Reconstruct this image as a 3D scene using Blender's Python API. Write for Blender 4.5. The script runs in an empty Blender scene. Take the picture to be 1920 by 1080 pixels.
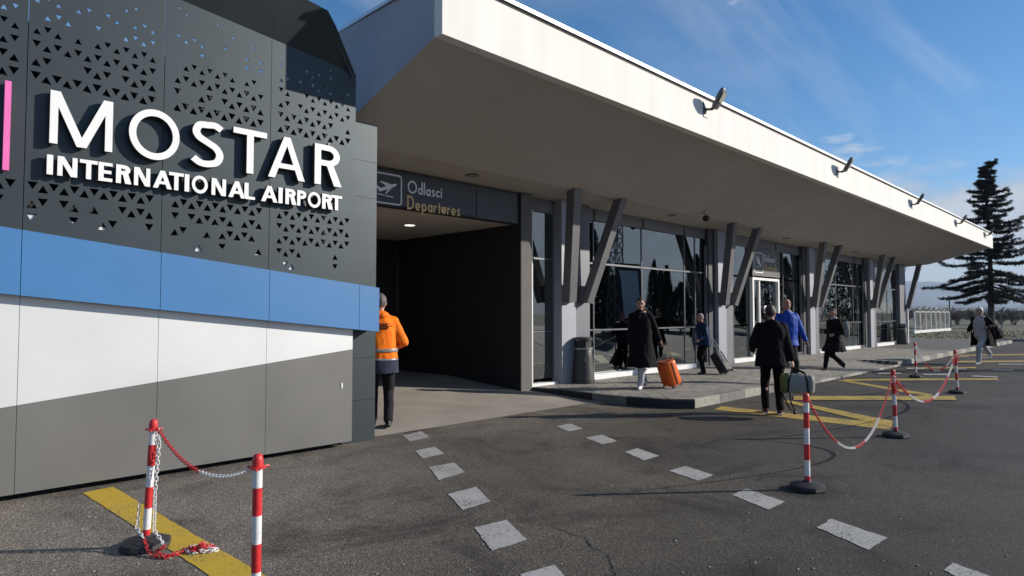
import bpy, bmesh, math, random
from mathutils import Vector, Matrix, noise
from mathutils.geometry import delaunay_2d_cdt
random.seed(7)
sc = bpy.context.scene
C = sc.collection
R = math.radians

# ------------------------------------------------------------------ camera, world, sun
CAMH = 1.62
cam_d = bpy.data.cameras.new('camera')
cam = bpy.data.objects.new('camera', cam_d); C.objects.link(cam)
cam_d.sensor_width = 36.0; cam_d.lens = 22.5
cam_d.clip_start = 0.05; cam_d.clip_end = 40000
PITCH = R(2.243); YAW = R(-44.74)
cam.location = (0, 0, CAMH)
cam.rotation_euler = (R(90) + PITCH, 0, YAW)
sc.camera = cam

SUN_AZ = math.atan2(0.769, -0.639)      # measured from +Y towards +X
SUN_EL = R(22)
world = bpy.data.worlds.new('World'); sc.world = world; world.use_nodes = True
wn = world.node_tree.nodes; wl = world.node_tree.links
bg = wn['Background']; bg.inputs['Strength'].default_value = 0.075
sky = wn.new('ShaderNodeTexSky'); sky.sky_type = 'NISHITA'; sky.sun_disc = False
sky.sun_elevation = SUN_EL; sky.sun_rotation = SUN_AZ
sky.altitude = 0; sky.air_density = 1.0; sky.dust_density = 0.15; sky.ozone_density = 4.0
def wmath(op, a, b=None, clamp=False):
    n = wn.new('ShaderNodeMath'); n.operation = op; n.use_clamp = clamp
    for i, s in enumerate((a, b)):
        if s is None: continue
        if hasattr(s, 'is_linked') or hasattr(s, 'links'): wl.new(s, n.inputs[i])
        else: n.inputs[i].default_value = s
    return n.outputs[0]
tc = wn.new('ShaderNodeTexCoord')
sep = wn.new('ShaderNodeSeparateXYZ'); wl.new(tc.outputs['Generated'], sep.inputs[0])
# project the view direction on a flat cloud layer: (x/(z+c), y/(z+c))
zz = wmath('ADD', wmath('MAXIMUM', sep.outputs['Z'], 0.0), 0.09)
cx = wmath('DIVIDE', sep.outputs['X'], zz); cy = wmath('DIVIDE', sep.outputs['Y'], zz)
comb = wn.new('ShaderNodeCombineXYZ'); wl.new(cx, comb.inputs[0]); wl.new(cy, comb.inputs[1])
mp = wn.new('ShaderNodeMapping'); wl.new(comb.outputs[0], mp.inputs[0])
mp.inputs['Rotation'].default_value = (0, 0, R(25)); mp.inputs['Scale'].default_value = (0.32, 1.25, 1)
n1 = wn.new('ShaderNodeTexNoise'); wl.new(mp.outputs[0], n1.inputs['Vector'])
n1.inputs['Scale'].default_value = 1.1; n1.inputs['Detail'].default_value = 7; n1.inputs['Roughness'].default_value = 0.62
n1.inputs['Distortion'].default_value = 0.6
cr = wn.new('ShaderNodeValToRGB'); wl.new(n1.outputs['Fac'], cr.inputs[0])
cr.color_ramp.elements[0].position = 0.49; cr.color_ramp.elements[0].color = (0, 0, 0, 1)
cr.color_ramp.elements[1].position = 0.82; cr.color_ramp.elements[1].color = (0.6, 0.6, 0.6, 1)
# low cumulus belt
n2 = wn.new('ShaderNodeTexNoise'); n2.inputs['Scale'].default_value = 4.2; n2.inputs['Detail'].default_value = 8
n2.inputs['Roughness'].default_value = 0.58
mp2 = wn.new('ShaderNodeMapping'); wl.new(tc.outputs['Generated'], mp2.inputs[0])
mp2.inputs['Scale'].default_value = (1, 1, 3.2); mp2.inputs['Location'].default_value = (0.3, 0.1, 0.35)
wl.new(mp2.outputs[0], n2.inputs['Vector'])
belt = wn.new('ShaderNodeValToRGB'); wl.new(sep.outputs['Z'], belt.inputs[0])
be = belt.color_ramp.elements
be[0].position = 0.0; be[0].color = (0.30, 0.30, 0.30, 1)
be[1].position = 0.30; be[1].color = (-0.0, 0, 0, 1)
e = be.new(0.10); e.color = (0.37, 0.37, 0.37, 1)
e = be.new(0.165); e.color = (0.33, 0.33, 0.33, 1)
e = be.new(0.21); e.color = (0.10, 0.10, 0.10, 1)
s2 = wmath('ADD', n2.outputs['Fac'], belt.outputs['Color'])
cr2 = wn.new('ShaderNodeValToRGB'); wl.new(s2, cr2.inputs[0])
cr2.color_ramp.elements[0].position = 0.625; cr2.color_ramp.elements[0].color = (0, 0, 0, 1)
cr2.color_ramp.elements[1].position = 0.765; cr2.color_ramp.elements[1].color = (0.9, 0.9, 0.9, 1)
cm = wmath('MAXIMUM', cr.outputs['Color'], cr2.outputs['Color'])
mixc = wn.new('ShaderNodeMix'); mixc.data_type = 'RGBA'
wl.new(cm, mixc.inputs['Factor']); 
hs = wn.new('ShaderNodeHueSaturation'); hs.inputs['Saturation'].default_value = 1.27; hs.inputs['Value'].default_value = 1.34
wl.new(sky.outputs[0], hs.inputs['Color']); wl.new(hs.outputs[0], mixc.inputs['A'])
ccol = wn.new('ShaderNodeValToRGB'); wl.new(n2.outputs['Fac'], ccol.inputs[0])
ccol.color_ramp.elements[0].position = 0.35; ccol.color_ramp.elements[0].color = (5.2, 5.6, 6.3, 1)
ccol.color_ramp.elements[1].position = 0.62; ccol.color_ramp.elements[1].color = (8.6, 8.7, 8.8, 1)
wl.new(ccol.outputs[0], mixc.inputs['B'])
wl.new(mixc.outputs['Result'], bg.inputs['Color'])

sun_d = bpy.data.lights.new('sun', 'SUN'); sun_d.energy = 5.0; sun_d.angle = R(0.53); sun_d.color = (1.0, 0.93, 0.84)
sun = bpy.data.objects.new('sun', sun_d); C.objects.link(sun)
sdir = Vector((math.sin(SUN_AZ) * math.cos(SUN_EL), math.cos(SUN_AZ) * math.cos(SUN_EL), math.sin(SUN_EL)))
sun.rotation_euler = (-sdir).to_track_quat('-Z', 'Y').to_euler(); sun.location = (20, -20, 30)
vs = sc.view_settings; vs.view_transform = 'Standard'; vs.look = 'None'; vs.exposure = 0.38; vs.gamma = 1; vs.use_curve_mapping = False
sc.render.engine = 'CYCLES'
sc.cycles.volume_bounces = 0

# ------------------------------------------------------------------ helpers
F2 = Vector((-math.sin(YAW), math.cos(YAW), 0)); R2 = Vector((math.cos(YAW), math.sin(YAW), 0))
def ray(u, v):
    up = -(v - 540) / 1200.0; r = (u - 960) / 1200.0
    return F2 * (math.cos(PITCH) - up * math.sin(PITCH)) + R2 * r + Vector((0, 0, math.sin(PITCH) + up * math.cos(PITCH)))
CO = Vector((0, 0, CAMH))
def onY(u, v, Y): d = ray(u, v); return CO + d * (Y / d.y)
def onZ(u, v, z): d = ray(u, v); return CO + d * ((z - CAMH) / d.z)
def onPl(u, v, p, n): d = ray(u, v); return CO + d * ((p - CO).dot(n) / d.dot(n))

def tag(o, label=None, cat=None, group=None, kind=None):
    if label: o['label'] = label
    if cat: o['category'] = cat
    if group: o['group'] = group
    if kind: o['kind'] = kind
    return o
def empty(name, loc, rz=0, label=None, cat=None, group=None):
    o = bpy.data.objects.new(name, None); C.objects.link(o); o.empty_display_size = 0.2
    o.location = loc; o.rotation_euler = (0, 0, rz)
    return tag(o, label, cat, group)
def link(name, me, mat, parent=None, loc=None):
    o = bpy.data.objects.new(name, me); C.objects.link(o)
    if mat is not None and len(me.materials) == 0: me.materials.append(mat)
    if parent is not None: o.parent = parent
    if loc is not None: o.location = loc
    return o
class MB:
    def __init__(s): s.v = []; s.f = []; s.sm = False
    def add(s, vs_, fs):
        b = len(s.v); s.v += [Vector(p) for p in vs_]; s.f += [tuple(b + i for i in f) for f in fs]; return s
    def box(s, x0, y0, z0, x1, y1, z1):
        return s.add([(x0, y0, z0), (x1, y0, z0), (x1, y1, z0), (x0, y1, z0), (x0, y0, z1), (x1, y0, z1), (x1, y1, z1), (x0, y1, z1)],
            [(0, 3, 2, 1), (4, 5, 6, 7), (0, 1, 5, 4), (1, 2, 6, 5), (2, 3, 7, 6), (3, 0, 4, 7)])
    def bevbox(s, x0, y0, z0, x1, y1, z1, b):   # box with chamfered top edges
        return s.add([(x0, y0, z0), (x1, y0, z0), (x1, y1, z0), (x0, y1, z0),
                      (x0, y0, z1 - b), (x1, y0, z1 - b), (x1, y1, z1 - b), (x0, y1, z1 - b),
                      (x0 + b, y0 + b, z1), (x1 - b, y0 + b, z1), (x1 - b, y1 - b, z1), (x0 + b, y1 - b, z1)],
            [(0, 1, 5, 4), (1, 2, 6, 5), (2, 3, 7, 6), (3, 0, 4, 7), (4, 5, 9, 8), (5, 6, 10, 9), (6, 7, 11, 10), (7, 4, 8, 11), (8, 9, 10, 11), (0, 3, 2, 1)])
    def beam(s, p0, p1, w, d, side=Vector((1, 0, 0))):   # w along side, d along the other
        p0 = Vector(p0); p1 = Vector(p1); ax = (p1 - p0).normalized()
        sd = (side - ax * side.dot(ax)).normalized(); ot = ax.cross(sd).normalized()
        vv = []
        for p in (p0, p1):
            for a, b in ((-1, -1), (1, -1), (1, 1), (-1, 1)): vv.append(p + sd * (a * w / 2) + ot * (b * d / 2))
        return s.add(vv, [(0, 3, 2, 1), (4, 5, 6, 7), (0, 1, 5, 4), (1, 2, 6, 5), (2, 3, 7, 6), (3, 0, 4, 7)])
    def tube(s, pts, rad, n=8, cap=True):
        pts = [Vector(p) for p in pts]; m = len(pts)
        if not hasattr(rad, '__len__'): rad = [rad] * m
        base = len(s.v); prev = None
        for i, p in enumerate(pts):
            t = (pts[min(i + 1, m - 1)] - pts[max(i - 1, 0)]).normalized()
            if prev is None:
                a = Vector((0, 0, 1)) if abs(t.z) < 0.9 else Vector((1, 0, 0))
                u_ = t.cross(a).normalized()
            else:
                u_ = (prev - t * prev.dot(t)); u_ = u_.normalized() if u_.length > 1e-6 else t.orthogonal().normalized()
            prev = u_; w_ = t.cross(u_)
            for k in range(n):
                a = 2 * math.pi * k / n
                s.v.append(p + (u_ * math.cos(a) + w_ * math.sin(a)) * rad[i])
        for i in range(m - 1):
            for k in range(n):
                k2 = (k + 1) % n
                s.f.append((base + i * n + k, base + i * n + k2, base + (i + 1) * n + k2, base + (i + 1) * n + k))
        if cap:
            s.f.append(tuple(base + k for k in reversed(range(n)))); s.f.append(tuple(base + (m - 1) * n + k for k in range(n)))
        return s
    def lathe(s, prof, n=20, c=(0, 0, 0), sx=1, sy=1):
        base = len(s.v); m = len(prof)
        for r_, z in prof:
            for k in range(n):
                a = 2 * math.pi * k / n
                s.v.append(Vector((c[0] + r_ * math.cos(a) * sx, c[1] + r_ * math.sin(a) * sy, c[2] + z)))
        for i in range(m - 1):
            for k in range(n):
                k2 = (k + 1) % n
                s.f.append((base + i * n + k, base + i * n + k2, base + (i + 1) * n + k2, base + (i + 1) * n + k))
        s.f.append(tuple(base + k for k in reversed(range(n)))); s.f.append(tuple(base + (m - 1) * n + k for k in range(n)))
        return s
    def prism(s, poly, ext):      # poly: list of 3D points, ext: vector
        n = len(poly); ext = Vector(ext); P = [Vector(p) for p in poly]
        return s.add(P + [p + ext for p in P], [tuple(reversed(range(n))), tuple(range(n, 2 * n))] +
                     [(i, (i + 1) % n, n + (i + 1) % n, n + i) for i in range(n)])
    def ell(s, c, r, n=10, m=8, rot=None):
        base = len(s.v); c = Vector(c)
        ps = [(0, 0, 1)]
        for j in range(1, m):
            th = math.pi * j / m
            for k in range(n):
                a = 2 * math.pi * k / n; ps.append((math.sin(th) * math.cos(a), math.sin(th) * math.sin(a), math.cos(th)))
        ps.append((0, 0, -1))
        for p in ps:
            q = Vector((p[0] * r[0], p[1] * r[1], p[2] * r[2]))
            if rot is not None: q = rot @ q
            s.v.append(c + q)
        for k in range(n): s.f.append((base, base + 1 + k, base + 1 + (k + 1) % n))
        for j in range(m - 2):
            for k in range(n):
                a = base + 1 + j * n + k; b = base + 1 + j * n + (k + 1) % n
                s.f.append((a, a + n, b + n, b))
        last = len(s.v) - 1; o = base + 1 + (m - 2) * n
        for k in range(n): s.f.append((last, o + (k + 1) % n, o + k))
        return s
    def cap(s, p0, r0, p1, r1, n=12):     # tapered capsule
        p0 = Vector(p0); p1 = Vector(p1); t = (p1 - p0); L = t.length; t = t.normalized() if L > 1e-6 else Vector((0, 0, 1))
        pts = []; rr = []
        for a in (85, 60, 35, 12): pts.append(p0 - t * r0 * math.sin(R(a))); rr.append(r0 * math.cos(R(a)))
        for a in (12, 35, 60, 85): pts.append(p1 + t * r1 * math.sin(R(a))); rr.append(r1 * math.cos(R(a)))
        return s.tube(pts, rr, n)
    def loft(s, rings, n=20):   # rings: (cx,cy,cz,rx,ry[,p])
        base = len(s.v)
        for rg in rings:
            cx_, cy_, cz_, rx, ry = rg[:5]
            for k in range(n):
                a = 2 * math.pi * k / n
                s.v.append(Vector((cx_ + rx * math.cos(a), cy_ + ry * math.sin(a), cz_)))
        for i in range(len(rings) - 1):
            for k in range(n):
                k2 = (k + 1) % n
                s.f.append((base + i * n + k, base + i * n + k2, base + (i + 1) * n + k2, base + (i + 1) * n + k))
        s.f.append(tuple(base + k for k in reversed(range(n)))); s.f.append(tuple(base + (len(rings) - 1) * n + k for k in range(n)))
        return s
    def mesh(s, name, mat=None, smooth=None):
        me = bpy.data.meshes.new(name); me.from_pydata([tuple(p) for p in s.v], [], s.f); me.validate()
        bm = bmesh.new(); bm.from_mesh(me); bmesh.ops.recalc_face_normals(bm, faces=bm.faces); bm.to_mesh(me); bm.free()
        if mat is not None: me.materials.append(mat)
        if smooth is not None:
            me.shade_smooth() if hasattr(me, 'shade_smooth') else None
            if smooth < 180: me.set_sharp_from_angle(angle=R(smooth))
        return me
    def build(s, name, mat, parent=None, smooth=None, loc=None):
        return link(name, s.mesh(name, mat, smooth), mat, parent, loc)

def tri_fill(polys, keep):
    """2D constrained triangulation; keep(list of containing input faces) -> bool; returns verts, tris"""
    vc = []; fc = []
    for p in polys:
        b = len(vc)
        area = sum(p[i][0] * p[(i + 1) % len(p)][1] - p[(i + 1) % len(p)][0] * p[i][1] for i in range(len(p)))
        if area < 0: p = p[::-1]
        vc += [Vector((q[0], q[1])) for q in p]; fc.append(list(range(b, b + len(p))))
    v, e_, f, ov, oe, of = delaunay_2d_cdt(vc, [], fc, 0, 1e-6)
    return v, [t for t, o in zip(f, of) if keep(o)]
def slab(verts2, tris, fmap, depth):
    """extrude a flat triangulation; fmap(a, b, d) -> 3D"""
    used = {}; vv = []
    for t in tris:
        for i in t:
            if i not in used: used[i] = len(used); vv.append(verts2[i])
    n = len(vv); T = [tuple(used[i] for i in t) for t in tris]
    cnt = {}
    for t in T:
        for i in range(3): cnt[(t[i], t[(i + 1) % 3])] = 1
    m = MB(); fs = [t for t in T] + [tuple(n + i for i in reversed(t)) for t in T]
    for (a, b) in cnt:
        if (b, a) not in cnt: fs.append((b, a, n + a, n + b))
    m.add([fmap(p[0], p[1], 0) for p in vv] + [fmap(p[0], p[1], depth) for p in vv], fs)
    return m

# ------------------------------------------------------------------ materials
def mat(name, col, rough=0.6, metal=0.0, var=0.12, scale=6.0, bump=0.0, bscale=60.0, spec=0.5, detail=5.0, coat=0.0, stretch=None):
    m = bpy.data.materials.new(name); m.use_nodes = True; N = m.node_tree.nodes; L = m.node_tree.links
    b = N['Principled BSDF']; b.inputs['Roughness'].default_value = rough; b.inputs['Metallic'].default_value = metal
    b.inputs['Specular IOR Level'].default_value = spec; b.inputs['Coat Weight'].default_value = coat
    t = N.new('ShaderNodeTexCoord'); src = t.outputs['Object']
    if stretch:
        mpn = N.new('ShaderNodeMapping'); mpn.inputs['Scale'].default_value = stretch; L.new(src, mpn.inputs[0]); src = mpn.outputs[0]
    n = N.new('ShaderNodeTexNoise'); n.inputs['Scale'].default_value = scale; n.inputs['Detail'].default_value = detail
    L.new(src, n.inputs['Vector'])
    r_ = N.new('ShaderNodeValToRGB'); L.new(n.outputs['Fac'], r_.inputs[0])
    a = [max(0, c * (1 - var)) for c in col]; c2 = [min(1, c * (1 + var)) for c in col]
    r_.color_ramp.elements[0].position = 0.32; r_.color_ramp.elements[0].color = (*a, 1)
    r_.color_ramp.elements[1].position = 0.68; r_.color_ramp.elements[1].color = (*c2, 1)
    L.new(r_.outputs[0], b.inputs['Base Color'])
    if bump:
        n2_ = N.new('ShaderNodeTexNoise'); n2_.inputs['Scale'].default_value = bscale; n2_.inputs['Detail'].default_value = 4
        L.new(src, n2_.inputs['Vector'])
        bp = N.new('ShaderNodeBump'); bp.inputs['Strength'].default_value = bump; bp.inputs['Distance'].default_value = 0.01
        L.new(n2_.outputs['Fac'], bp.inputs['Height']); L.new(bp.outputs[0], b.inputs['Normal'])
    return m
M = {}
M['dark_panel'] = mat('anthracite_panel', (0.046, 0.058, 0.063), 0.46, 0.55, 0.06, 2, 0.03, 300, 0.5)
M['facet'] = M['dark_panel']
M['blue'] = mat('blue_panel', (0.055, 0.185, 0.40), 0.42, 0.0, 0.04, 1.5, 0.01, 200)
M['white_panel'] = mat('white_panel', (0.70, 0.71, 0.70), 0.44, 0.3, 0.05, 1.2, 0.01, 200, 0.8)
M['grey_panel'] = mat('grey_panel', (0.165, 0.161, 0.150), 0.46, 0.2, 0.09, 1.2, 0.01, 200)
M['letter'] = mat('letter_white', (0.82, 0.82, 0.80), 0.4, 0, 0.02)
M['letter_side'] = mat('letter_return', (0.05, 0.05, 0.055), 0.5, 0, 0.05)
M['pink'] = mat('pink', (0.80, 0.16, 0.45), 0.4, 0, 0.03)
M['black'] = mat('black_inside', (0.01, 0.01, 0.012), 0.7, 0, 0.1)
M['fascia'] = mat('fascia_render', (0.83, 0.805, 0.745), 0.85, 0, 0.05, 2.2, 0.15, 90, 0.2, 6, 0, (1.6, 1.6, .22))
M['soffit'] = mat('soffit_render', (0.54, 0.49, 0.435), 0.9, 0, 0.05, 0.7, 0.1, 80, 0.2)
M['flash'] = mat('roof_flashing', (0.66, 0.67, 0.68), 0.4, 0.5, 0.04)
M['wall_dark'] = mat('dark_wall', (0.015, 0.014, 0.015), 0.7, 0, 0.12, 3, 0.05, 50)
M['fin'] = mat('fin_render', (0.15, 0.142, 0.13), 0.85, 0, 0.05, 4, 0.1, 80, 0.2)
M['pier'] = mat('pier_paint', (0.32, 0.33, 0.365), 0.5, 0.1, 0.03, 3)
M['pier_grey'] = mat('pier_cladding', (0.16, 0.16, 0.178), 0.5, 0.2, 0.04, 3)
M['steel'] = mat('brace_steel', (0.155, 0.152, 0.155), 0.5, 0.3, 0.06, 4)
M['frame'] = mat('window_frame', (0.15, 0.155, 0.17), 0.4, 0.5, 0.04)
M['frame_dark'] = mat('dark_frame', (0.06, 0.062, 0.068), 0.5, 0.3, 0.05)
M['sill'] = mat('white_sill', (0.78, 0.78, 0.76), 0.5, 0, 0.04)
M['lintel'] = mat('lintel_grey', (0.17, 0.165, 0.165), 0.55, 0.2, 0.05)
M['sign_dark'] = mat('sign_board', (0.045, 0.045, 0.052), 0.5, 0, 0.05)
M['sign_grey'] = mat('sign_grey', (0.10, 0.10, 0.105), 0.5, 0, 0.05)
M['sign_white'] = mat('sign_white', (0.88, 0.88, 0.88), 0.6, 0, 0.02)
M['sign_gold'] = mat('sign_gold', (0.80, 0.56, 0.24), 0.6, 0, 0.02)
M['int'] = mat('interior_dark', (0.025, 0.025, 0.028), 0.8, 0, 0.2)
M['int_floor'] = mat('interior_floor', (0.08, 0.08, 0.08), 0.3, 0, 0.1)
M['green'] = mat('interior_green', (0.10, 0.16, 0.10), 0.7, 0, 0.05)
M['olive'] = mat('interior_olive', (0.30, 0.30, 0.04), 0.7, 0, 0.05)
M['lamp_body'] = mat('lamp_body', (0.12, 0.115, 0.11), 0.45, 0.4, 0.08)
M['lamp_glass'] = mat('lamp_glass', (0.42, 0.40, 0.34), 0.15, 0.0, 0.08)
M['red'] = mat('red_plastic', (0.58, 0.025, 0.028), 0.45, 0, 0.22, 28, 0.1, 90)
M['white_pl'] = mat('white_plastic', (0.72, 0.71, 0.69), 0.45, 0, 0.12, 28, 0.1, 90)
M['rubber'] = mat('black_rubber', (0.018, 0.018, 0.02), 0.65, 0, 0.3, 20, 0.3, 60)
M['bin'] = mat('bin_plastic', (0.04, 0.04, 0.042), 0.5, 0, 0.1)
M['steel_light'] = mat('bin_steel', (0.35, 0.35, 0.36), 0.35, 0.6, 0.05)
M['skin'] = mat('skin', (0.42, 0.23, 0.16), 0.55, 0, 0.06)
M['hair_dark'] = mat('hair_dark', (0.03, 0.02, 0.015), 0.6, 0, 0.3, 40, 0.6, 90)
M['hair_grey'] = mat('hair_grey', (0.10, 0.09, 0.085), 0.6, 0, 0.3, 40, 0.6, 90)
M['hair_blond'] = mat('hair_light', (0.78, 0.74, 0.68), 0.55, 0, 0.1, 40, 0.6, 90)
def cloth(name, c, r_=0.85): return mat(name, c, r_, 0, 0.12, 9, 0.35, 45, 0.12)
M['c_black'] = cloth('cloth_black', (0.007, 0.0065, 0.008))
M['c_char'] = cloth('cloth_charcoal', (0.022, 0.021, 0.022))
M['c_navy'] = cloth('cloth_navy', (0.010, 0.024, 0.065), 0.6)
M['c_blue'] = cloth('cloth_blue', (0.018, 0.062, 0.34), 0.6)
M['c_orange'] = cloth('cloth_orange', (1.0, 0.20, 0.015), 0.7)
M['c_hem'] = cloth('cloth_hem_navy', (0.04, 0.045, 0.07))
M['c_reflect'] = mat('reflective_tape', (0.30, 0.29, 0.28), 0.35, 0.3, 0.05)
M['c_lgrey'] = cloth('cloth_light_grey', (0.42, 0.41, 0.44))
M['c_hat'] = cloth('cloth_hat', (0.30, 0.26, 0.30))
M['c_white'] = cloth('cloth_white', (0.72, 0.70, 0.70))
M['c_maroon'] = cloth('cloth_maroon', (0.10, 0.03, 0.04))
M['olive_bag'] = cloth('bag_olive', (0.16, 0.17, 0.05))
M['grey_bag'] = cloth('bag_grey', (0.30, 0.295, 0.27))
M['shoe'] = mat('shoe_black', (0.015, 0.015, 0.015), 0.4, 0, 0.1)
M['case_orange'] = mat('suitcase_shell', (0.80, 0.14, 0.015), 0.32, 0, 0.04)
M['chrome'] = mat('handle_metal', (0.55, 0.52, 0.48), 0.3, 0.8, 0.05)
M['gold_h'] = mat('handle_bronze', (0.28, 0.18, 0.10), 0.4, 0.5, 0.05)
M['kerb_black'] = mat('kerb_black', (0.022, 0.021, 0.022), 0.75, 0, 0.25, 12, 0.3, 60)
M['kerb_stone'] = mat('kerb_concrete', (0.17, 0.16, 0.145), 0.85, 0, 0.16, 9, 0.3, 60)
M['kerb_light'] = mat('kerb_pale', (0.30, 0.285, 0.24), 0.85, 0, 0.16, 9, 0.3, 60)
M['slab'] = mat('pavement_bed', (0.09, 0.085, 0.078), 0.9, 0, 0.2, 10, 0.2, 60)
M['fence_white'] = mat('fence_white', (0.62, 0.62, 0.60), 0.6, 0, 0.06)
M['wire'] = mat('wire', (0.20, 0.20, 0.19), 0.6, 0.3, 0.05)
M['bark'] = mat('bark', (0.035, 0.028, 0.022), 0.9, 0, 0.3, 8, 0.4, 30)
M['roof_side'] = mat('roof_side_grey', (0.36, 0.37, 0.39), 0.6, 0.1, 0.04)  # roof top and ends, a darker grey than the fascia
M['needles'] = mat('cedar_needles', (0.018, 0.026, 0.019), 0.8, 0, 0.45, 0.9)
M['cypress'] = mat('cypress_leaf', (0.02, 0.032, 0.018), 0.8, 0, 0.4, 1.2)
M['twig'] = mat('bare_twigs', (0.10, 0.065, 0.055), 0.9, 0, 0.3, 2)
M['dry'] = mat('dry_brush', (0.13, 0.12, 0.05), 0.9, 0, 0.3, 2)
M['grass'] = mat('grass_blade', (0.10, 0.11, 0.035), 0.9, 0, 0.4, 0.6)
M['hill'] = mat('hill_scrub', (0.075, 0.085, 0.07), 0.95, 0, 0.35, 0.002)

def glass_mat(name, tint, base, ior):
    m = bpy.data.materials.new(name); m.use_nodes = True; N = m.node_tree.nodes; L = m.node_tree.links
    N.remove(N['Principled BSDF'])
    g = N.new('ShaderNodeBsdfGlossy'); g.inputs['Roughness'].default_value = 0.0; g.inputs['Color'].default_value = (0.80, 0.86, 0.88, 1)
    t = N.new('ShaderNodeBsdfTransparent'); t.inputs['Color'].default_value = (*tint, 1)
    fr = N.new('ShaderNodeFresnel'); fr.inputs['IOR'].default_value = ior
    ad = N.new('ShaderNodeMath'); ad.operation = 'ADD'; ad.use_clamp = True; ad.inputs[1].default_value = base; L.new(fr.outputs[0], ad.inputs[0])
    # faint waviness of float glass
    tcn = N.new('ShaderNodeTexCoord'); nz = N.new('ShaderNodeTexNoise'); nz.inputs['Scale'].default_value = 0.9; nz.inputs['Detail'].default_value = 1
    L.new(tcn.outputs['Object'], nz.inputs['Vector'])
    bp = N.new('ShaderNodeBump'); bp.inputs['Strength'].default_value = 0.10; bp.inputs['Distance'].default_value = 0.02
    L.new(nz.outputs['Fac'], bp.inputs['Height']); L.new(bp.outputs[0], g.inputs['Normal'])
    mx = N.new('ShaderNodeMixShader'); L.new(ad.outputs[0], mx.inputs[0]); L.new(t.outputs[0], mx.inputs[1]); L.new(g.outputs[0], mx.inputs[2])
    L.new(mx.outputs[0], N['Material Output'].inputs['Surface']); return m
M['glass'] = glass_mat('window_glass', (0.50, 0.53, 0.52), 0.17, 1.5)

def asphalt():
    m = bpy.data.materials.new('asphalt'); m.use_nodes = True; N = m.node_tree.nodes; L = m.node_tree.links
    b = N['Principled BSDF']; t = N.new('ShaderNodeTexCoord'); P = t.outputs['Object']
    def nz(scale, det=4, rough=0.5, dist=0.0):
        n = N.new('ShaderNodeTexNoise'); n.inputs['Scale'].default_value = scale; n.inputs['Detail'].default_value = det
        n.inputs['Roughness'].default_value = rough; n.inputs['Distortion'].default_value = dist; L.new(P, n.inputs['Vector']); return n.outputs['Fac']
    def ramp(f, stops):
        r_ = N.new('ShaderNodeValToRGB'); L.new(f, r_.inputs[0]); el = r_.color_ramp.elements
        while len(el) < len(stops): el.new(0.5)
        for e_, (p, c) in zip(el, stops): e_.position = p; e_.color = (*c, 1)
        return r_.outputs[0]
    def mul(a, c, fac=1.0, mode='MULTIPLY'):
        x = N.new('ShaderNodeMix'); x.data_type = 'RGBA'; x.blend_type = mode; x.inputs['Factor'].default_value = fac
        L.new(a, x.inputs['A']); L.new(c, x.inputs['B']); return x.outputs['Result']
    vo = N.new('ShaderNodeTexVoronoi'); vo.inputs['Scale'].default_value = 140; L.new(P, vo.inputs['Vector'])
    stones = N.new('ShaderNodeSeparateColor'); L.new(vo.outputs['Color'], stones.inputs[0])
    base = ramp(stones.outputs[0], [(0.0, (0.036, 0.034, 0.032)), (0.5, (0.068, 0.064, 0.059)), (0.82, (0.102, 0.097, 0.091)), (1.0, (0.20, 0.19, 0.175))])
    patches = ramp(nz(0.22, 6, 0.6, 0.5), [(0.32, (0.62, 0.60, 0.58)), (0.5, (0.95, 0.92, 0.86)), (0.68, (1.35, 1.27, 1.12))])
    stains = ramp(nz(0.85, 6, 0.66, 1.2), [(0.34, (0.48, 0.46, 0.46)), (0.47, (0.92, 0.91, 0.90)), (0.56, (1.04, 1.03, 1.0)), (1.0, (1.3, 1.27, 1.2))])
    # lighter ground towards the entrance (x < 9), darker asphalt further right
    sp = N.new('ShaderNodeSeparateXYZ'); L.new(P, sp.inputs[0])
    d1 = N.new('ShaderNodeMath'); d1.operation = 'MULTIPLY_ADD'; L.new(sp.outputs['Y'], d1.inputs[0]); d1.inputs[1].default_value = 1.0; d1.inputs[2].default_value = 0.0
    d2 = N.new('ShaderNodeMath'); d2.operation = 'MULTIPLY_ADD'; L.new(sp.outputs['X'], d2.inputs[0]); d2.inputs[1].default_value = -0.55; L.new(d1.outputs[0], d2.inputs[2])
    wob = N.new('ShaderNodeMath'); wob.operation = 'MULTIPLY_ADD'; L.new(nz(0.6, 4, 0.6), wob.inputs[0]); wob.inputs[1].default_value = 2.5; L.new(d2.outputs[0], wob.inputs[2])
    mr = N.new('ShaderNodeMapRange'); L.new(wob.outputs[0], mr.inputs['Value']); mr.inputs['From Min'].default_value = -1.5; mr.inputs['From Max'].default_value = 5.5
    side_tone = ramp(mr.outputs['Result'], [(0.0, (0.62, 0.62, 0.65)), (0.45, (1.0, 0.94, 0.85)), (1.0, (2.3, 2.22, 2.14))])
    c = mul(mul(mul(base, patches), stains), side_tone)
    L.new(c, b.inputs['Base Color'])
    b.inputs['Roughness'].default_value = 0.8; b.inputs['Specular IOR Level'].default_value = 0.35
    bp = N.new('ShaderNodeBump'); bp.inputs['Strength'].default_value = 0.55; bp.inputs['Distance'].default_value = 0.006
    L.new(vo.outputs['Distance'], bp.inputs['Height']); L.new(bp.outputs[0], b.inputs['Normal'])
    return m
M['asphalt'] = asphalt()
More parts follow.
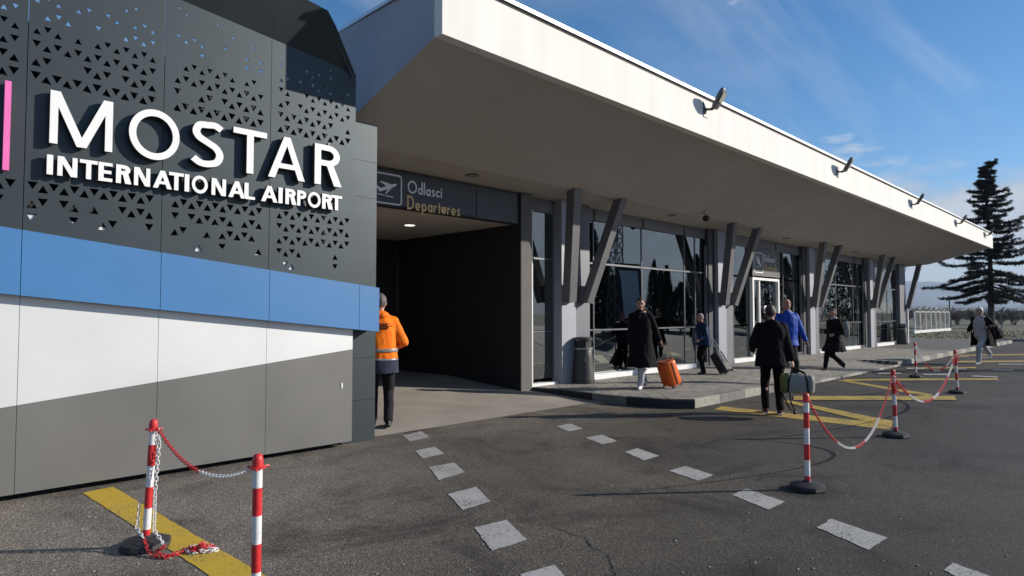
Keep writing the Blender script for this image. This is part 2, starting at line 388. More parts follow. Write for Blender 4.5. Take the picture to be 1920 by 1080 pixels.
def worn_paint(name, col, thr=0.36):
    m = bpy.data.materials.new(name); m.use_nodes = True; N = m.node_tree.nodes; L = m.node_tree.links
    b = N['Principled BSDF']; t = N.new('ShaderNodeTexCoord'); P = t.outputs['Object']
    n = N.new('ShaderNodeTexNoise'); n.inputs['Scale'].default_value = 55; n.inputs['Detail'].default_value = 6; n.inputs['Roughness'].default_value = 0.7; L.new(P, n.inputs['Vector'])
    n3 = N.new('ShaderNodeTexNoise'); n3.inputs['Scale'].default_value = 2.5; n3.inputs['Detail'].default_value = 4; L.new(P, n3.inputs['Vector'])
    ad = N.new('ShaderNodeMath'); ad.operation = 'MULTIPLY_ADD'; L.new(n3.outputs['Fac'], ad.inputs[0]); ad.inputs[1].default_value = 0.35; L.new(n.outputs['Fac'], ad.inputs[2])
    r_ = N.new('ShaderNodeValToRGB'); L.new(ad.outputs[0], r_.inputs[0]); el = r_.color_ramp.elements
    el[0].position = thr + 0.17; el[0].color = (0.07, 0.065, 0.06, 1); el[1].position = thr + 0.30; el[1].color = (*col, 1)
    e_ = el.new(1.0); e_.color = (*[min(1, c * 1.15) for c in col], 1)
    L.new(r_.outputs[0], b.inputs['Base Color']); b.inputs['Roughness'].default_value = 0.75
    bp = N.new('ShaderNodeBump'); bp.inputs['Strength'].default_value = 0.4; bp.inputs['Distance'].default_value = 0.004; L.new(n.outputs['Fac'], bp.inputs['Height']); L.new(bp.outputs[0], b.inputs['Normal'])
    return m
M['paint_white'] = worn_paint('road_paint_white', (0.37, 0.36, 0.335), 0.345)
M['paint_yellow'] = worn_paint('road_paint_yellow', (0.50, 0.33, 0.025), 0.33)
M['paint_yellow_old'] = worn_paint('road_paint_yellow_old', (0.46, 0.31, 0.045), 0.38)
M['crack'] = mat('crack_dark', (0.012, 0.011, 0.010), 0.95, 0, 0.2)
def concrete():
    m = mat('apron_concrete', (0.30, 0.268, 0.225), 0.85, 0, 0.14, 1.3, 0.25, 120, 0.3, 8)
    return m
M['concrete'] = concrete()
def paver_mat():
    m = bpy.data.materials.new('paver'); m.use_nodes = True; N = m.node_tree.nodes; L = m.node_tree.links
    b = N['Principled BSDF']; g = N.new('ShaderNodeNewGeometry')
    sn = N.new('ShaderNodeVectorMath'); sn.operation = 'SNAP'; L.new(g.outputs['Position'], sn.inputs[0]); sn.inputs[1].default_value = (0.205, 0.105, 9)
    w = N.new('ShaderNodeTexWhiteNoise'); L.new(sn.outputs[0], w.inputs['Vector'])
    n = N.new('ShaderNodeTexNoise'); n.inputs['Scale'].default_value = 1.2; n.inputs['Detail'].default_value = 6; L.new(g.outputs['Position'], n.inputs['Vector'])
    ad = N.new('ShaderNodeMath'); ad.operation = 'MULTIPLY_ADD'; L.new(w.outputs['Value'], ad.inputs[0]); ad.inputs[1].default_value = 0.30; L.new(n.outputs['Fac'], ad.inputs[2])
    r_ = N.new('ShaderNodeValToRGB'); L.new(ad.outputs[0], r_.inputs[0])
    r_.color_ramp.elements[0].position = 0.4; r_.color_ramp.elements[0].color = (0.17, 0.157, 0.135, 1)
    r_.color_ramp.elements[1].position = 0.95; r_.color_ramp.elements[1].color = (0.31, 0.285, 0.245, 1)
    L.new(r_.outputs[0], b.inputs['Base Color']); b.inputs['Roughness'].default_value = 0.85
    n4 = N.new('ShaderNodeTexNoise'); n4.inputs['Scale'].default_value = 150; L.new(g.outputs['Position'], n4.inputs['Vector'])
    bp = N.new('ShaderNodeBump'); bp.inputs['Strength'].default_value = 0.3; bp.inputs['Distance'].default_value = 0.005; L.new(n4.outputs['Fac'], bp.inputs['Height']); L.new(bp.outputs[0], b.inputs['Normal'])
    return m
M['paver'] = paver_mat()
def ground_mat():
    m = bpy.data.materials.new('field_ground'); m.use_nodes = True; N = m.node_tree.nodes; L = m.node_tree.links
    b = N['Principled BSDF']; t = N.new('ShaderNodeTexCoord')
    n = N.new('ShaderNodeTexNoise'); n.inputs['Scale'].default_value = 0.05; n.inputs['Detail'].default_value = 12; n.inputs['Roughness'].default_value = 0.7; L.new(t.outputs['Object'], n.inputs['Vector'])
    r_ = N.new('ShaderNodeValToRGB'); L.new(n.outputs['Fac'], r_.inputs[0]); el = r_.color_ramp.elements
    el[0].position = 0.35; el[0].color = (0.065, 0.070, 0.027, 1); el[1].position = 0.65; el[1].color = (0.14, 0.12, 0.065, 1)
    L.new(r_.outputs[0], b.inputs['Base Color']); b.inputs['Roughness'].default_value = 0.95
    return m
M['field'] = ground_mat()
em = bpy.data.materials.new('lit_downlight'); em.use_nodes = True
em.node_tree.nodes['Principled BSDF'].inputs['Emission Color'].default_value = (1, 0.93, 0.78, 1)
em.node_tree.nodes['Principled BSDF'].inputs['Emission Strength'].default_value = 1.3
M['lit'] = em

def babs(m, name, material, parent, smooth=None):
    """build with world coordinates under an unrotated parent"""
    o = m.build(name, material, parent, smooth)
    p = parent; off = Vector((0, 0, 0))
    while p is not None: off += p.location; p = p.parent
    o.location = -off
    return o
def slabobj(name, m, material, parent): return babs(m, name, material, parent)

# ------------------------------------------------------------------ ground
def fr(f, r, z): return F2 * f + R2 * r + Vector((0, 0, z))
m = MB(); S = 15000
m.add([(-S, -S, -0.03), (S, -S, -0.03), (S, S, -0.03), (-S, S, -0.03)], [(0, 1, 2, 3)])
tag(m.build('ground', M['field']), kind='structure')
m = MB(); m.add([fr(-60, -60, 0), fr(-60, 70, 0), fr(36.5, 70, 0), fr(36.5, -60, 0)], [(0, 1, 2, 3)])
tag(m.build('asphalt_yard', M['asphalt']), kind='structure')
m = MB(); m.beam(fr(36.6, 18, 0.03), fr(36.6, 70, 0.03), 0.25, 0.2, F2)
tag(m.build('verge_kerb', M['kerb_stone']), kind='structure')
m = MB(); m.add([fr(86, 0, 0), fr(86, 160, 0), fr(97, 160, 0), fr(97, 0, 0)], [(0, 1, 2, 3)])
tag(m.build('far_road', M['kerb_stone']), kind='structure')
# grass verge behind the yard
m = MB(); rg = random.Random(3)
for i in range(9000):
    f = 37 + 22 * rg.random() ** 1.4; r = 19 + 38 * rg.random(); p = fr(f, r, -0.03); a = rg.random() * math.pi; h = 0.03 + 0.05 * rg.random() ** 2
    dx = Vector((math.cos(a), math.sin(a), 0)) * 0.05
    m.add([p - dx, p + dx, p + Vector((rg.uniform(-.04, .04), rg.uniform(-.04, .04), h))], [(0, 1, 2)])
tag(m.build('grass', M['grass']), 'tufts of short grass on the verge beyond the yard', 'grass', kind='stuff')

# concrete apron ramp
def za(y): return 0.004 + 0.256 * max(0.0, min(1.0, (y - 7.3) / 3.6))
m = MB(); xs = [-2, 9.28]; ys = [7.26 + i * 0.25 for i in range(17)] + [13.4]
for i in range(len(ys) - 1):
    y0, y1 = ys[i], ys[i + 1]
    for (xa, xb) in ((-2, 3.4), (3.4, 5.6), (5.6, 7.8), (7.8, 9.05)):
        m.add([(xa, y0, za(y0)), (xb, y0, za(y0)), (xb, y1, za(y1)), (xa, y1, za(y1))], [(0, 1, 2, 3)])
m.add([(9.05, 7.26, .004), (9.05, 7.1, .004), (9.36, 7.0, .004), (9.3, 8.0, .05), (9.2, 8.9, .1), (9.05, 8.9, za(8.9))], [(0, 1, 2, 3, 4, 5)])
tag(m.build('concrete_apron', M['concrete']), kind='structure')

# road markings
def quadmark(name, pts, z, mt, parent=None):
    P0 = [onZ(u, v, 0) for u, v in pts]; P = []
    for i_ in range(len(P0)):
        a_, b_ = P0[i_], P0[(i_ + 1) % len(P0)]; t_ = (b_ - a_).normalized(); n_ = Vector((-t_.y, t_.x, 0)); k_ = max(1, min(40, int((b_ - a_).length / .03)))
        for j_ in range(k_):
            q_ = a_.lerp(b_, j_ / k_); w_ = .009 * noise.noise(Vector((q_.x * 11, q_.y * 11, 1))) + .006 * noise.noise(Vector((q_.x * 40, q_.y * 40, 2)))
            P.append(Vector((q_.x + n_.x * w_, q_.y + n_.y * w_, z)))
    mm = MB(); mm.add(P, [tuple(range(len(P)))]); return mm.build(name, mt, parent)
def z7(l): return [(900 + x / 1.882, 700 + y / 1.882) for x, y in l]
marks = [[(755, 817), (790, 809), (805, 820), (768, 828)], [(778, 846), (815, 838), (833, 851), (793, 860)],
         [(805, 876), (852, 868), (871, 886), (822, 901)], [(840, 927), (893, 913), (919, 941), (868, 957)],
         [(890, 990), (950, 975), (988, 1013), (922, 1034)], [(975, 1078), (1040, 1060), (1082, 1104), (1010, 1124)],
         z7([(270, 187), (320, 178), (365, 196), (312, 206)]), z7([(372, 228), (430, 217), (485, 240), (432, 251)]),
         z7([(510, 278), (555, 265), (633, 292), (580, 308)]), z7([(668, 345), (725, 328), (825, 360), (770, 380)]),
         z7([(888, 430), (940, 408), (1078, 455), (1018, 482)]), z7([(1190, 545), (1240, 515), (1437, 582), (1372, 625)]),
         [(1770, 1070), (1786, 1056), (1905, 1098), (1880, 1125)]]
for q in marks: tag(quadmark('painted_dash', q, 0.004, M['paint_white']), kind='structure')
ym = [[(155, 925), (212, 913), (530, 1100), (424, 1100)]]
for q in ym: tag(quadmark('painted_stripe', q, 0.004, M['paint_yellow']), kind='structure')
yo = [[(1340, 768), (1352, 762), (1674, 795), (1668, 806)], [(1462, 752), (1482, 752), (1674, 790), (1672, 802)],
      [(1488, 743.5), (1790, 743.5), (1793, 751), (1488, 751)], [(1568, 713), (1584, 713), (1752, 740), (1738, 743)],
      [(1582, 711.5), (1870, 709.5), (1872, 712.5), (1585, 714.5)], [(1700, 690), (1830, 689), (1830, 691), (1700, 692)],
      [(1790, 677), (1920, 676), (1920, 678.5), (1790, 679.5)], [(1760, 666), (1940, 664), (1940, 666), (1760, 668)]]
for i, q in enumerate(yo): tag(quadmark('painted_line', q, 0.004 + 0.004 * (i % 3), M['paint_yellow_old']), kind='structure')
wo = [[(1647, 700), (1690, 700), (1690, 702), (1645, 702)], [(1732, 702), (1780, 702), (1781, 704.5), (1730, 704.5)],
      [(1790, 692), (1812, 692), (1813, 694), (1790, 694)], [(1862, 694), (1900, 694), (1901, 696), (1862, 696)],
      [(1825, 705), (1870, 707), (1870, 709), (1822, 707)], [(1700, 691), (1733, 691), (1733, 692.8), (1699, 692.8)],
      [(1792, 669), (1816, 669), (1816, 670.4), (1790, 670.4)], [(1840, 671), (1858, 671), (1858, 672.3), (1839, 672.3)], [(1872, 683), (1930, 683), (1930, 684.6), (1872, 684.6)]]
for q in wo: tag(quadmark('painted_line', q, 0.016, M['paint_white']), kind='structure')
# cracks in the asphalt
def crackline(pts, w, seed):
    rg = random.Random(seed); P = []
    for i in range(len(pts) - 1):
        a = onZ(*pts[i], 0); b = onZ(*pts[i + 1], 0); n = max(3, int((b - a).length / 0.035))
        for k in range(n):
            p = a.lerp(b, k / n); P.append(Vector((p.x + rg.gauss(0, .008), p.y + rg.gauss(0, .008), 0)))
    mm = MB()
    for i in range(len(P) - 1):
        t = (P[i + 1] - P[i]).normalized(); s_ = Vector((-t.y, t.x, 0))
        wa = w * (0.35 + 0.9 * abs(noise.noise(P[i] * 9))); wb = w * (0.35 + 0.9 * abs(noise.noise(P[i + 1] * 9)))
        q = [P[i] - s_ * wa, P[i] + s_ * wa, P[i + 1] + s_ * wb, P[i + 1] - s_ * wb]
        mm.add([Vector((p.x, p.y, 0.003)) for p in q], [(0, 1, 2, 3)])
    return tag(mm.build('pavement_crack', M['crack']), kind='structure')
crackline([(1030, 985), (1062, 998), (1096, 1010), (1110, 1026), (1138, 1040), (1150, 1075), (1175, 1110)], 0.0065, 1)
crackline([(1400, 1040), (1410, 1066), (1420, 1100)], 0.004, 2)

# ------------------------------------------------------------------ pavement with pavers and kerb
def sst(a, b, x): t = max(0, min(1, (x - a) / (b - a))); return t * t * (3 - 2 * t)
def zp(x, y, side=0):
    fx = sst(12.3, 14.2, x) if x < 21.98 or (x <= 22.02 and side < 0) else 0.0
    fy = 1 - sst(5.9, 7.0, y)
    return 0.15 - 0.10 * fx * fy
kerb_front = [(9.2, 8.95), (9.27, 8.3), (9.32, 7.6), (9.35, 7.0), (9.42, 6.4), (9.58, 5.9), (9.86, 5.55)]
def xl(y):      # left edge of the pavement at y
    for (xa, ya), (xb, yb) in zip(kerb_front, kerb_front[1:]):
        if yb <= y <= ya: return xb + (xa - xb) * (y - yb) / (ya - yb)
    return 9.2
m = MB(); XE = 44.0; YK = 5.6
xsl = [9.9 + 0.5 * i for i in range(25)] + [22.0]
for a, b in list(zip(xsl, xsl[1:])) + [(22.0, 30), (30, 37), (37, XE)]:
    yy = [YK + .12, 6.0, 6.25, 6.5, 6.75, 7.0, 9.0]
    for c, d in zip(yy, yy[1:]):
        m.add([(a, c, zp(a, c, 1) - .012), (b, c, zp(b, c, -1) - .012), (b, d, zp(b, d, -1) - .012), (a, d, zp(a, d, 1) - .012)], [(0, 1, 2, 3)])
left = [(x + .12, y) for x, y in kerb_front]
m.add([(x, y, 0.138) for x, y in left] + [(9.9, YK + .1, 0.138), (9.9, 8.95, 0.138)], [tuple(range(len(left) + 2))])
m.add([(37, 9, .138), (XE, 9, .138), (XE, 15, .138), (37, 15, .138)], [(0, 1, 2, 3)])
pavement = tag(m.build('pavement', M['slab']), kind='structure')
PW, PD = 0.205, 0.105
cells = []
y = YK + .13; row = 0
while y < 8.85:
    off = 0 if row % 2 else PW / 2
    x = xl(min(8.9, y)) + .13 if y > YK else 9.9
    x0 = math.floor((x - off) / PW) * PW + off
    xc = x0
    while xc < 30:
        a, b = max(x, xc), xc + PW - .010
        if b - a > .03: cells.append((a, y, b, y + PD - .008))
        xc += PW
    y += PD; row += 1
# rows turned so that the long joints run towards the facade (x and y swapped look): nearest 300 single
cells.sort(key=lambda c: c[0] ** 2 + c[1] ** 2)
rp = random.Random(5)
unit = {}
def paver_geo(mm, c, x0=0, y0=0, z0=0):
    a, b, c2, d = c; z = zp((a + c2) / 2, (b + d) / 2); j = rp.uniform(-.0015, .0015); e_ = .004
    za_ = [zp(a, b), zp(c2, b), zp(c2, d), zp(a, d)]
    P = [(a, b), (c2, b), (c2, d), (a, d)]; Q = [(a + e_, b + e_), (c2 - e_, b + e_), (c2 - e_, d - e_), (a + e_, d - e_)]
    vs_ = [(p[0] - x0, p[1] - y0, zz_ - .02 - z0) for p, zz_ in zip(P, za_)] + [(p[0] - x0, p[1] - y0, zz_ + j - .003 - z0) for p, zz_ in zip(P, za_)] + [(p[0] - x0, p[1] - y0, zz_ + j - z0) for p, zz_ in zip(Q, za_)]
    fs = [(0, 1, 5, 4), (1, 2, 6, 5), (2, 3, 7, 6), (3, 0, 4, 7), (4, 5, 9, 8), (5, 6, 10, 9), (6, 7, 11, 10), (7, 4, 8, 11), (8, 9, 10, 11)]
    mm.add(vs_, fs)
near = [c for c in cells if c[0] < 12.2]
for c in near[:300]:
    key = round(c[2] - c[0], 3)
    cx0, cy0 = c[0], c[1]
    if key not in unit:
        mm = MB(); paver_geo(mm, c, cx0, cy0, 0.15); unit[key] = mm.mesh('paver', M['paver'])
    o = link('paver', unit[key], None, pavement, (cx0, cy0, 0.15 + rp.uniform(-.0015, .0015)))
mm = MB(); used = set(id(c) for c in near[:300])
for c in cells:
    if id(c) not in used: paver_geo(mm, c)
tag(mm.build('pavers', M['paver'], pavement), kind='stuff')
# kerb stones
def kstone(p0, p1, mt, h0=0.152, h1=0.152, w=.12):
    p0 = Vector((p0[0], p0[1], 0)); p1 = Vector((p1[0], p1[1], 0)); t = (p1 - p0).normalized(); n = Vector((-t.y, t.x, 0))
    if n.dot(Vector((20, 9, 0)) - p0) < 0: n = -n
    g = .004; a = p0 + t * g; b = p1 - t * g; e_ = .012
    V = [a + Vector((0, 0, -.02)), b + Vector((0, 0, -.02)), b + Vector((0, 0, h1 - e_)), a + Vector((0, 0, h0 - e_)),
         a + n * e_ + Vector((0, 0, h0)), b + n * e_ + Vector((0, 0, h1)), b + n * w + Vector((0, 0, h1)), a + n * w + Vector((0, 0, h0)),
         b + n * w + Vector((0, 0, -.02)), a + n * w + Vector((0, 0, -.02))]
    mm = MB(); mm.add(V, [(0, 1, 2, 3), (3, 2, 5, 4), (4, 5, 6, 7), (7, 6, 8, 9), (0, 3, 4, 7, 9), (1, 8, 6, 5, 2), (0, 9, 8, 1)])
    return mm.build('kerb_stone', mt, pavement)
kf = [(9.2, 8.85), (9.29, 8.1), (9.34, 7.35), (9.39, 6.62), (9.55, 5.98), (9.86, 5.55)]
for i, (a, b) in enumerate(zip(kf, kf[1:])):
    tag(kstone(a, b, M['kerb_black'] if i in (0, 1, 3, 4) else M['kerb_stone']), label='black painted kerb stone' if i in (0, 1, 3, 4) else None)
x = 9.86; i = 0
while x < 43.5:
    x1 = min(x + 0.98, 22.0) if x < 22 else x + 0.98
    if x1 - x < .3 and x1 == 22.0: x1 = 22.0
    mt_ = M['kerb_light'] if i % 2 == 0 else M['kerb_stone']
    kstone((x, YK), (x1, YK), mt_, zp(x, YK, 1) + .002, zp(x1, YK, -1) + .002); x = x1; i += 1
mm = MB(); mm.box(22.0, YK + .125, 0, 22.03, 6.9, .149); mm.build('kerb_end', M['kerb_black'], pavement)  # end face of the raised kerb, its shade put into the black colour

# ------------------------------------------------------------------ terminal building
B = empty('terminal_building', (20, 12, 0), 0, 'long low airport terminal with a white overhanging roof, slanted braces and reflecting glass front', 'building')
YF, XL, XR, ZB, ZT = 5.8, 4.6, 40.0, 4.884, 5.61
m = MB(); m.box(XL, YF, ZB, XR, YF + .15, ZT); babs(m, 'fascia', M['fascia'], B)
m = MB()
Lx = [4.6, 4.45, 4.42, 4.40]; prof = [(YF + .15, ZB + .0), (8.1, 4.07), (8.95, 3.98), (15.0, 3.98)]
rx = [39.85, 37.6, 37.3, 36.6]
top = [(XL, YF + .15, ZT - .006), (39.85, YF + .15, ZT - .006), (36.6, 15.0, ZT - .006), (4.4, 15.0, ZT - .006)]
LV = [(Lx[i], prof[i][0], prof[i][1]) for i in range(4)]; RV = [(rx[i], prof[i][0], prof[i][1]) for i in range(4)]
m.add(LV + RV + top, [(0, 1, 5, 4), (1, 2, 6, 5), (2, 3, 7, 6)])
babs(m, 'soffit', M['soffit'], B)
m = MB(); m.add(LV + RV + top, [(8, 9, 10, 11), (0, 8, 11, 3, 2, 1), (4, 5, 6, 7, 10, 9)])
o = babs(m, 'roof', M['roof_side'], B)
m = MB(); m.box(XL - .05, YF - .045, ZT + .002, XR + .05, YF + .30, ZT + .05); m.box(XL - .05, YF + .31, ZT - .0, XL + .2, 14.9, ZT + .045)
babs(m, 'roof_flashing', M['flash'], B)
m = MB(); m.box(XL, YF - .012, ZT - .028, XR, YF - .002, ZT - .004); babs(m, 'fascia_strip', M['black'], B)  # thin black strip along the fascia below the flashing

PX = [10.1, 16.84, 23.6, 30.4]
FY = 8.95
# entrance recess
def part(name, mt, boxes, parent=B, smooth=None):
    mm = MB()
    for b in boxes: mm.box(*b)
    return babs(mm, name, mt, parent, smooth)
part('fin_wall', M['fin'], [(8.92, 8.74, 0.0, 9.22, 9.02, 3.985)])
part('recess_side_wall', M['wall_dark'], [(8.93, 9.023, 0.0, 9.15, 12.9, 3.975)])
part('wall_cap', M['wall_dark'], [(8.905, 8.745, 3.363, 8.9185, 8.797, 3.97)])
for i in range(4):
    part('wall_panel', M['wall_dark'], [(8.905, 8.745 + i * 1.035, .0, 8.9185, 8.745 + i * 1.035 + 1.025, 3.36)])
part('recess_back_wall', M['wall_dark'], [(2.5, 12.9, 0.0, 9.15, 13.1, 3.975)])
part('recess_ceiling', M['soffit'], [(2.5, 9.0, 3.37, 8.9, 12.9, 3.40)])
part('sign_band', M['sign_dark'], [(4.46, 8.80, 3.37, 8.903, 8.998, 3.978)])
part('band_panel', M['frame_dark'], [(7.80, 8.788, 3.375, 8.85, 8.798, 3.93)])
part('side_block', M['dark_panel'], [(-3, 9.0, 0, 2.5, 13.1, 4.2)])
part('outer_wall', M['dark_panel'], [(2.55, 8.80, 0.0, 4.4, 8.99, 4.3)])
# glazed doors at the back of the recess
fr_ = part('window_frame', M['frame_dark'], [(2.6, 12.84, .26, 2.68, 12.895, 3.36), (5.0, 12.84, .26, 5.08, 12.895, 3.36), (7.35, 12.84, .26, 7.43, 12.895, 3.36), (8.82, 12.84, .26, 8.9, 12.895, 3.36),
                                (2.68, 12.84, 2.62, 5.0, 12.895, 2.78), (5.08, 12.84, 2.62, 7.35, 12.895, 2.78)])
for a, b in ((2.7, 4.98), (5.1, 7.33)):
    part('pane', M['glass'], [(a, 12.855, .30, b, 12.87, 2.60)], fr_); part('pane', M['glass'], [(a, 12.855, 2.8, b, 12.87, 3.34)], fr_)
part('door_post', M['lintel'], [(7.37, 12.76, .26, 7.45, 12.835, 3.36)])

# glazed front, bay by bay
def pane_row(x0, x1, fo, extra=True):
    for (za_, zb_) in ((.27, 1.215), (1.263, 2.715), (2.772, 3.70)):
        part('pane', M['glass'], [(x0 + .016, FY + .012, za_ + .004, x1 - .016, FY + .030, zb_ - .004)], fo)
def bay(x0, muls, low=True):
    bx = []
    for x in muls: bx.append((x - .014, FY - .005, .27, x + .014, FY + .055, 3.70))
    for a, b in zip(muls, muls[1:]):
        bx.append((a + .0145, FY + .003, 2.722, b - .0145, FY + .05, 2.765)); bx.append((a + .0145, FY + .003, 1.222, b - .0145, FY + .05, 1.256))
    fo = part('window_frame', M['frame'], bx)
    for a, b in zip(muls, muls[1:]): pane_row(a, b, fo)
    return fo
ends = PX[1:] + [36.1]
part('lintel', M['lintel'], [(9.22, FY - .03, 3.705, 36.2, FY + .12, 3.985)])
for i in range(14):
    xx = 11.46 + i * 1.95
    if all(abs(xx - p - .4) > .6 for p in PX): part('lintel_joint', M['frame_dark'], [(xx - .02, FY - .05, 3.70, xx + .02, FY - .032, 3.96)])
part('white_sill', M['sill'], [(9.25, FY - .14, .13, 10.08, FY + .06, .2)])
bay(9.22, [9.27, 10.08])
part('bright_jamb', M['sill'], [(9.225, FY - .17, .152, 9.29, FY - .10, 3.70)])
for k, p in enumerate(PX):
    e2 = ends[k]
    muls = [p + 1.06, p + 1.36, p + 3.28, p + 5.30, p + 5.87, e2 - .02]
    if k == 3: muls = [p + 1.06, p + 1.36, p + 3.28, p + 4.9, e2 - .02]
    if k == 1: muls = [p + 1.06, p + 1.36, 19.26, 21.34, p + 5.0, p + 5.87, e2 - .02]
    if k == 1:
        bx = []
        for x in muls: bx.append((x - .014, FY - .005, .27, x + .014, FY + .055, 3.70))
        bx.append((muls[0] - .014, FY - .006, 3.66, muls[-1] + .014, FY + .01, 3.704))
        fo = part('window_frame', M['frame'], bx)
        for a, b in zip(muls, muls[1:]):
            if abs(a - 19.26) < .01:
                part('pane', M['glass'], [(a + .022, FY + .012, 2.80, b - .022, FY + .03, 3.69)], fo)
            else: pane_row(a, b, fo)
    else: bay(p, muls)
    part('white_sill', M['sill'], [(p + 1.07, FY - .16, .13, min(e2 - 1.0, p + 5.6), FY + .058, .262)])
    part('dark_sill', M['frame_dark'], [(min(e2 - 1.0, p + 5.6) + .003, FY - .10, .13, e2 - .01, FY + .058, .262)])
    part('dark_jamb', M['frame_dark'], [(e2 - .34, FY - .12, .15, e2 - .005, FY - .008, 3.98)])
    part('bright_jamb', M['frame'], [(e2 - .42, FY - .09, .27, e2 - .38, FY - .02, 3.5)])
# arrivals door
door = part('door_frame', M['sill'], [(19.30, FY - .10, .16, 19.40, FY + .06, 2.74), (21.20, FY - .10, .16, 21.30, FY + .06, 2.74), (19.401, FY - .10, 2.66, 21.199, FY + .06, 2.74),
                                 (19.85, FY - .06, .16, 19.92, FY + .05, 2.657)])
part('pane', M['glass'], [(19.41, FY - .01, .18, 19.84, FY + .01, 2.65)], door)
part('pane', M['glass'], [(19.93, FY - .01, .18, 21.19, FY + .01, 2.65)], door)
part('door_notice', M['sign_white'], [(20.28, FY - .035, 1.62, 20.44, FY - .018, 1.86)], door)
# columns with V braces
for k, p in enumerate(PX):
    col = empty('column', (p, 8.8, 0)); col.parent = B; col.location = Vector((p, 8.8, 0)) - B.location
    part('pier', M['pier'], [(p, 8.72, .14, p + .46, 9.0, 3.99)], col)
    part('pier_cladding', M['pier_grey'], [(p + .463, 8.80, .14, p + 1.03, 9.0, 3.985)], col)
    mm = MB(); mm.beam((p + .10, 8.60, 1.86), (p - .30, 8.12, 4.13), .22, .20); babs(mm, 'brace', M['steel'], col)
    mm = MB(); mm.beam((p + .72, 8.64, 1.86), (p + 1.28, 8.12, 4.13), .20, .20); babs(mm, 'brace', M['steel'], col)
    part('brace_foot', M['steel'], [(p - .0, 8.62, 1.84, p + .25, 8.718, 2.2)], col); part('brace_foot', M['steel'], [(p + .6, 8.66, 1.84, p + .85, 8.798, 2.2)], col)
col = empty('column', (36.1, 8.8, 0)); col.parent = B; col.location = Vector((36.1, 8.8, 0)) - B.location
part('pier_cladding', M['pier_grey'], [(35.2, 8.80, .14, 36.2, 9.1, 3.985)], col)
part('pier', M['sill'], [(36.203, 8.72, .14, 36.30, 8.86, 1.9)], col)
mm = MB(); mm.beam((36.2, 8.70, 1.86), (36.95, 8.35, 4.06), .20, .20); babs(mm, 'brace', M['steel'], col)
# interior seen through the glass
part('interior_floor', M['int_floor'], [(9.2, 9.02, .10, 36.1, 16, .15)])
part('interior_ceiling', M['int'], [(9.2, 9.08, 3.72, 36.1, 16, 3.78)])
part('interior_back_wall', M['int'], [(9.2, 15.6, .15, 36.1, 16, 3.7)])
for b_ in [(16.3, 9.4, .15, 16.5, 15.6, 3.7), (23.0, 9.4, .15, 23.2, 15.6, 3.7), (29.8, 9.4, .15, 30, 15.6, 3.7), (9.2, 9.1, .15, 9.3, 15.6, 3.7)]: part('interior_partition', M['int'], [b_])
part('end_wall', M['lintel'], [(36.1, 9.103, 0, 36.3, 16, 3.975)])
part('green_screen', M['green'], [(9.88, 9.2, .15, 9.98, 9.6, 2.8)]); part('green_screen', M['green'], [(15.6, 9.35, .15, 15.95, 9.42, 2.5)])
part('olive_screen', M['olive'], [(14.35, 9.6, .15, 15.15, 9.66, 2.75)])
# things fixed to the soffit
def soff_light(x, y, z, lit=False, label=''):
    o = empty('downlight', (x, y, z), 0, label, 'ceiling light', 'round downlights in the entrance ceilings')
    mm = MB(); mm.lathe([(.11, -.012), (.115, -.002)], 24); mm.lathe([(.09, -.016), (.09, -.013)], 20)
    ring = MB(); ring.lathe([(.125, -.012), (.13, -.001)], 24); ring.build('rim', M['lamp_body' if not lit else 'sill'], o, 40)
    d = MB(); d.lathe([(.10, -.018), (.10, -.0125)], 24); d.build('lens', M['lit'] if lit else M['lamp_glass'], o, 40)
    return o
soff_light(7.45, 10.4, 3.37, True, 'lit round downlight in the ceiling of the entrance recess')
for x, y, lb in ((7.35, 8.42, 'unlit downlight above the departures sign'), (13.9, 8.42, 'unlit downlight over the glazing beside the dome camera'), (20.8, 8.42, 'unlit downlight above the arrivals door'), (27.5, 8.42, 'unlit downlight over the third glazed bay')):
    soff_light(x, y, 4.036, False, lb)
# dome camera
q = onY(1322, 382, 7.9)
zc = 4.07 + (8.1 - 7.9) * .354
dc = empty('security_camera', (q.x, 7.9, zc), 0, 'black dome camera on a small bracket under the white soffit', 'camera')
mm = MB(); mm.lathe([(.06, -.03), (.065, .02)], 16); mm.tube([(0, 0, -.02), (0, -.02, -.10)], .022, 8); mm.build('bracket', M['soffit'], dc, 40)
mm = MB(); mm.ell((0, -.02, -.16), (.085, .085, .085), 16, 10); mm.build('dome', M['shoe'], dc, 180)
